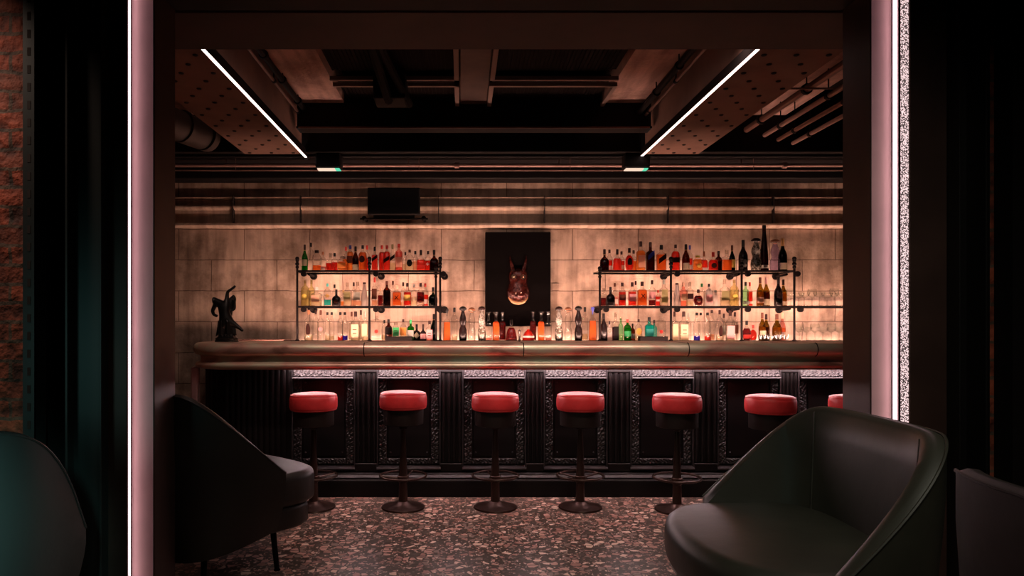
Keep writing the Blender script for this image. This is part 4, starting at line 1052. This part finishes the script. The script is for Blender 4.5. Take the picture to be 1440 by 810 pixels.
# ---------------------------------------------------------------- statuette
def skin(name, verts, edges, radii, mat, parent, lv=2):
    me = bpy.data.meshes.new(name); me.from_pydata(verts, edges, []); o = bpy.data.objects.new(name, me); C.objects.link(o)
    o.modifiers.new('s', 'SKIN'); me.skin_vertices  # radius layer comes with the modifier
    for v, r in zip(me.skin_vertices[0].data, radii): v.radius = (r*1.28, r*1.28)
    me.skin_vertices[0].data[0].use_root = True
    m = o.modifiers.new('u', 'SUBSURF'); m.levels = lv; m.render_levels = lv
    me.materials.append(mat)
    for p in me.polygons: p.use_smooth = True
    dg = bpy.context.evaluated_depsgraph_get(); dg.update()
    me2 = bpy.data.meshes.new_from_object(o.evaluated_get(dg)); 
    for p in me2.polygons: p.use_smooth = True
    n = bpy.data.objects.new(name, me2); C.objects.link(n); bpy.data.objects.remove(o)
    if parent: n.parent = parent
    return n
st = thing('statuette', 'black bronze statuette of a dancing figure with one arm raised, on the counter', 'statuette', (X_(319, 5.6), 5.6, 1.191))
def sp(cx, cy, y=0.0): return ((cx-295)/8.53*.0056, y, (757-cy)/8.53*.0056)
b = MB(); b.lathe([(.085, 0), (.088, .008), (.080, .016), (.084, .026), (.07, .034), (.058, .045), (.03, .055)], n=14, sy=.8, sq=.2)
for k in range(12):
    a = k*2.4; b.ball((.05*math.cos(a), .038*math.sin(a), .032+.006*(k % 3)), .018, 5)
b.build('rocky_base', M_bronze, st, 25)
# figure: pelvis root, torso leaning, head, raised arm, other arm, standing leg, kicking leg
v = [sp(285,500), sp(270,420,.0), sp(245,330,-.005), sp(205,285,-.01), sp(160,262,-.01), sp(125,268,-.012),   # 0-5 pelvis..head
     sp(290,262,.0), sp(298,200,.0), sp(304,158,0), sp(345,132,0), sp(385,100,0), sp(400,85,.0),        # 6-11 raised arm
     sp(160,330,-.02), sp(135,390,-.025), sp(150,435,-.02), sp(200,455,-.03),                             # 12-15 other arm
     sp(250,570,-.01), sp(235,650,-.012), sp(225,725,-.01), sp(205,742,-.03),                               # 16-19 standing leg
     sp(345,530,.005), sp(400,565,.01), sp(450,600,.012), sp(485,632,.012)]                               # 20-23 kicked leg
e = [(0,1),(1,2),(2,3),(3,4),(4,5),(2,6),(6,7),(7,8),(8,9),(9,10),(10,11),(3,12),(12,13),(13,14),(14,15),(0,16),(16,17),(17,18),(18,19),(0,20),(20,21),(21,22),(22,23)]
r = [.034,.032,.034,.026,.020,.030, .020,.013,.011,.009,.008,.008, .016,.012,.010,.009, .030,.022,.015,.011, .026,.016,.011,.009]
skin('figure', v, e, r, M_bronze, st)
v = [sp(300,470,.03), sp(300,380,.032), sp(315,300,.03), sp(335,250,.03), sp(355,225,.03), sp(372,215,.028), sp(366,300,.035), sp(372,360,.03), sp(340,385,.02), sp(305,378,.01), sp(250,560,.03), sp(290,650,.03), sp(300,735,.02)]
e = [(0,1),(1,2),(2,3),(3,4),(4,5),(4,6),(6,7),(7,8),(8,9),(0,10),(10,11),(11,12)]
r = [.028,.026,.026,.018,.020,.016,.011,.011,.009,.008,.022,.018,.014]
skin('companion_figure', v, e, r, M_bronze, st)
b = MB(); vs = []
for i in range(13):
    for j in range(9):
        u = i/12; q = j/8; ax = 210+190*u; y_ = 500+190*q+18*math.sin(u*9+q*3)
        vs.append((sp(ax-20+60*q*(u-.5), y_)[0], .045*math.cos(PI*(u-.5))*-1+.012*math.sin(u*16), sp(0, y_)[2]))
b._add(vs, [(i*9+j, (i+1)*9+j, (i+1)*9+j+1, i*9+j+1) for i in range(12) for j in range(8)])
o = b.build('drapery', M_bronze, st, 60); md = o.modifiers.new('t', 'SOLIDIFY'); md.thickness = .008

# ---------------------------------------------------------------- bar stools
def stool():
    t = thing('bar_stool', 'x', 'stool')
    H = .835
    b = MB(); pr = [(.155, 0), (.166, .006), (.171, .025), (.172, .05), (.171, .085), (.166, .105), (.152, .118), (.12, .123), (.06, .126), (.002, .127)]
    b.lathe([(r, z+H-.127) for r, z in pr], n=40); b.build('seat_cushion', M_red, t, 60)
    b = MB(); b.ring((0, 0, H-.018), .163, .0035, 40, 6); b.ring((0, 0, H-.118), .164, .0035, 40, 6); b.build('piping', M_red, t)
    b = MB(); b.lathe([(.145, H-.127), (.147, H-.14), (.145, H-.235), (.13, H-.24)], n=32); b.build('seat_drum', pbr('drum_brown', (.014, .008, .007), .5, spec=.2), t)
    b = MB(); b.lathe([(.03, H-.24), (.03, H-.26), (.016, H-.27), (.017, .55), (.022, .42), (.030, .25), (.036, .2), (.036, .19), (.030, .185), (.033, .05), (.045, .035)], n=20); b.build('column', M_stool, t)
    b = MB(); b.ring((0, 0, .235), .166, .008, 40, 8)
    for k in range(3):
        a = k*2*PI/3+.5; b.tube([(.03*math.cos(a), .03*math.sin(a), .215), (.16*math.cos(a), .16*math.sin(a), .235)], .006, 8)
    b.lathe([(.036, .20), (.042, .205), (.042, .23), (.032, .235)], n=20, cap=False)
    b.build('foot_ring', M_stool, t)
    b = MB(); b.lathe([(.155, 0), (.158, .006), (.155, .013), (.12, .02), (.06, .035), (.04, .05)], n=36); b.build('base_plate', M_stool, t)
    return t
s0 = stool()
names = ['red bar stool before the first ornate panel, partly behind the armchair', 'red bar stool second from the fluted bar corner', 'red bar stool third from the fluted bar corner, under the artwork',
         'red bar stool fourth from the fluted bar corner, just past the artwork', 'red bar stool fifth from the fluted bar corner, by the empty armchair seat', 'red bar stool sixth along, its column hidden by the armchair',
         'red bar stool seventh along, mostly hidden by door frame and armchair']
for i, (px, Y, dz) in enumerate(((441, 5.15, 0), (567, 5.15, .012), (696.5, 5.15, 0), (816, 5.15, 0), (952, 5.08, 0), (1083.5, 5.0, 0), (1203, 4.98, 0))):
    t = s0 if i == 0 else dup(s0)
    t.location = ((px-650)*Y/1000, Y, 0); t.rotation_euler.z = i*.7
    t['label'] = names[i]; t['group'] = 'red bar stools along the counter'
    if dz:
        for c in [c for c in bpy.data.objects if c.parent == t and c.name.split('.')[0] in ('seat_cushion', 'piping', 'seat_drum')]: c.location.z = dz

# ---------------------------------------------------------------- lounge chairs
def armchair(label, loc, rz, mat, halfw=.55, bk=-.46, fr=.30, sf=.40, sz=.60, pw=.95, bulge=.10):
    t = thing('armchair', label, 'armchair', loc, rz, 'dark leather lounge armchairs')
    hw = halfw
    # plan curve: arm front (+y side) -> back -> arm front (-y side), seat faces +x
    n = 56; pl = []
    for i in range(n+1):
        u = -1+2*i/n; a = u*PI*.5
        e = .62
        x = fr - (fr-bk)*abs(math.cos(a))**e
        y = hw*math.copysign(abs(math.sin(a))**e, math.sin(a))
        pl.append((x, y, u))
    def top(u, x):
        s = (x-bk)/(fr-bk)            # 0 back .. 1 arm front
        k = min(1, max(0, (s-.06)/.94)); k = (math.sqrt(k*k+.014)-math.sqrt(.014))/(math.sqrt(1.014)-math.sqrt(.014))
        return 1.0-.42*(k**pw)
    vs = []; rings = []
    for (x, y, u) in pl:
        zt = top(u, x); s = (x-bk)/(fr-bk); zb = .16+.10*s
        cx, cy = .0, 0
        dx, dy = x-.1, y*.9; l = math.hypot(dx, dy); dx /= l; dy /= l
        T = .055
        ring = []
        # outside, bottom to top, rounded edge, inside top to bottom
        for q in (0, .12, .3, .5, .7, .88):
            z = zb+(zt-.03-zb)*q; fl = -.07*(1-q)**2+.015*q
            ring.append((x+dx*fl, y+dy*fl, z))
        ring += [(x+dx*.012, y+dy*.012, zt-.012), (x+dx*(-.012), y+dy*(-.012), zt), (x-dx*.034, y-dy*.034, zt-.002), (x-dx*T, y-dy*T, zt-.02)]
        for q in (.85, .6, .35, .1):
            z = .32+(zt-.03-.32)*q; ring.append((x-dx*(T+.05*(1-q)), y-dy*(T+.05*(1-q)), z))
        ring.append((x-dx*.14, y-dy*.14, zb+.02))
        rings.append(ring)
    m = len(rings[0]); b = MB()
    for r_ in rings: vs += r_
    fs = [(i*m+k, (i+1)*m+k, (i+1)*m+(k+1) % m, i*m+(k+1) % m) for i in range(len(rings)-1) for k in range(m)]
    fs += [tuple(range(m))[::-1], tuple(range((len(rings)-1)*m, len(rings)*m))]
    b._add(vs, fs); sh = b.build('shell', mat, t, 50)
    # welt along the top edge
    b = MB(); b.tube([(r_[6][0], r_[6][1], r_[6][2]+.004) for r_ in rings], .005, 6); b.build('welt', mat, sh)
    for u_ in (18, 38):
        b = MB(); b.tube([(r_[0]-0, r_[1], r_[2]) for r_ in rings[u_][9:14]], .0035, 6); b.build('seam', mat, sh)
    # seat cushion: convex front, rounded
    def blob(x0, x1, hw_, z0, z1, rad, bulge, name, crown=.02):
        b = MB(); N1 = 40; outline = []
        for k in range(N1):
            a = 2*PI*k/N1; ca, sa = math.cos(a), math.sin(a); g = (abs(ca)**5+abs(sa)**5)**(-.2)
            xx = (x0+x1)/2+(x1-x0)/2*ca*g; yy = hw_*sa*g
            if xx > (x0+x1)/2: xx += bulge*(1-(yy/hw_)**2)
            outline.append((xx, yy))
        cxm = (x0+x1)/2; vs = []; lev = []
        for q in range(7):
            a = PI/2*q/6; lev.append((1-rad*(1-math.sin(a)), z0+rad*.45*(1-math.cos(a))))
        for q in range(7):
            a = PI/2*q/6; lev.append((1-rad*(1-math.cos(a)), z1-crown-rad*.45*(1-math.sin(a))))
        for s_, dz in ((.6, .012), (.3, crown*.8), (.02, crown)): lev.append((s_*(1-rad), z1-crown+dz))
        for s_, z in lev: vs += [(cxm+(x-cxm)*s_, y*s_, z) for x, y in outline]
        Lr = len(lev)
        b._add(vs, [(i*N1+k, i*N1+(k+1) % N1, (i+1)*N1+(k+1) % N1, (i+1)*N1+k) for i in range(Lr-1) for k in range(N1)] + [tuple(range(N1))[::-1], tuple(range((Lr-1)*N1, Lr*N1))])
        return b.build(name, mat, t, 60)
    blob(-.34, sf, hw-.075, sz-.20, sz, .13 if bulge > .05 else .09, bulge, 'seat_cushion')
    blob(-.30, sf-.03, hw-.10, .235, sz-.195, .06, bulge*.8, 'seat_base', .005)
    for sx, sy_ in ((.17, 1), (.17, -1), (-.22, 1), (-.22, -1)):
        b = MB(); b.tube([(sx, sy_*(hw-.22), .25), (sx*1.1, sy_*(hw-.2), .0)], [.017, .013], 12); b.lathe([(.018, 0), (.018, .006)], (sx*1.1, sy_*(hw-.2), 0), n=12)
        b.build('leg', M_iron, t)
    return t
armchair('dark brown leather armchair behind the door frame on the statuette side, turned to the bar', (-1.33, 3.90, 0), math.radians(48), M_leather, .47, -.44, .10, .42, .56, bulge=.03)
armchair('green black leather armchair in the doorway, its seat before the bar stools', (1.17, 2.60, 0), math.radians(180), M_leather2, .55, -.375, .10, .29)
armchair('black leather armchair with teal sheen, its back below the brick wall', (-1.90, 2.58, 0), math.radians(90), pbr('sheened_black_leather', (.03, .028, .028), .3, bump=.35, bscale=6, spec=.7), .47, -.42, .10, .30, pw=2.3)
armchair('black armchair back in deep shade, past the green black one', (1.58, 1.44, 0), 0, M_leather, .42, -.42, .10, .30)
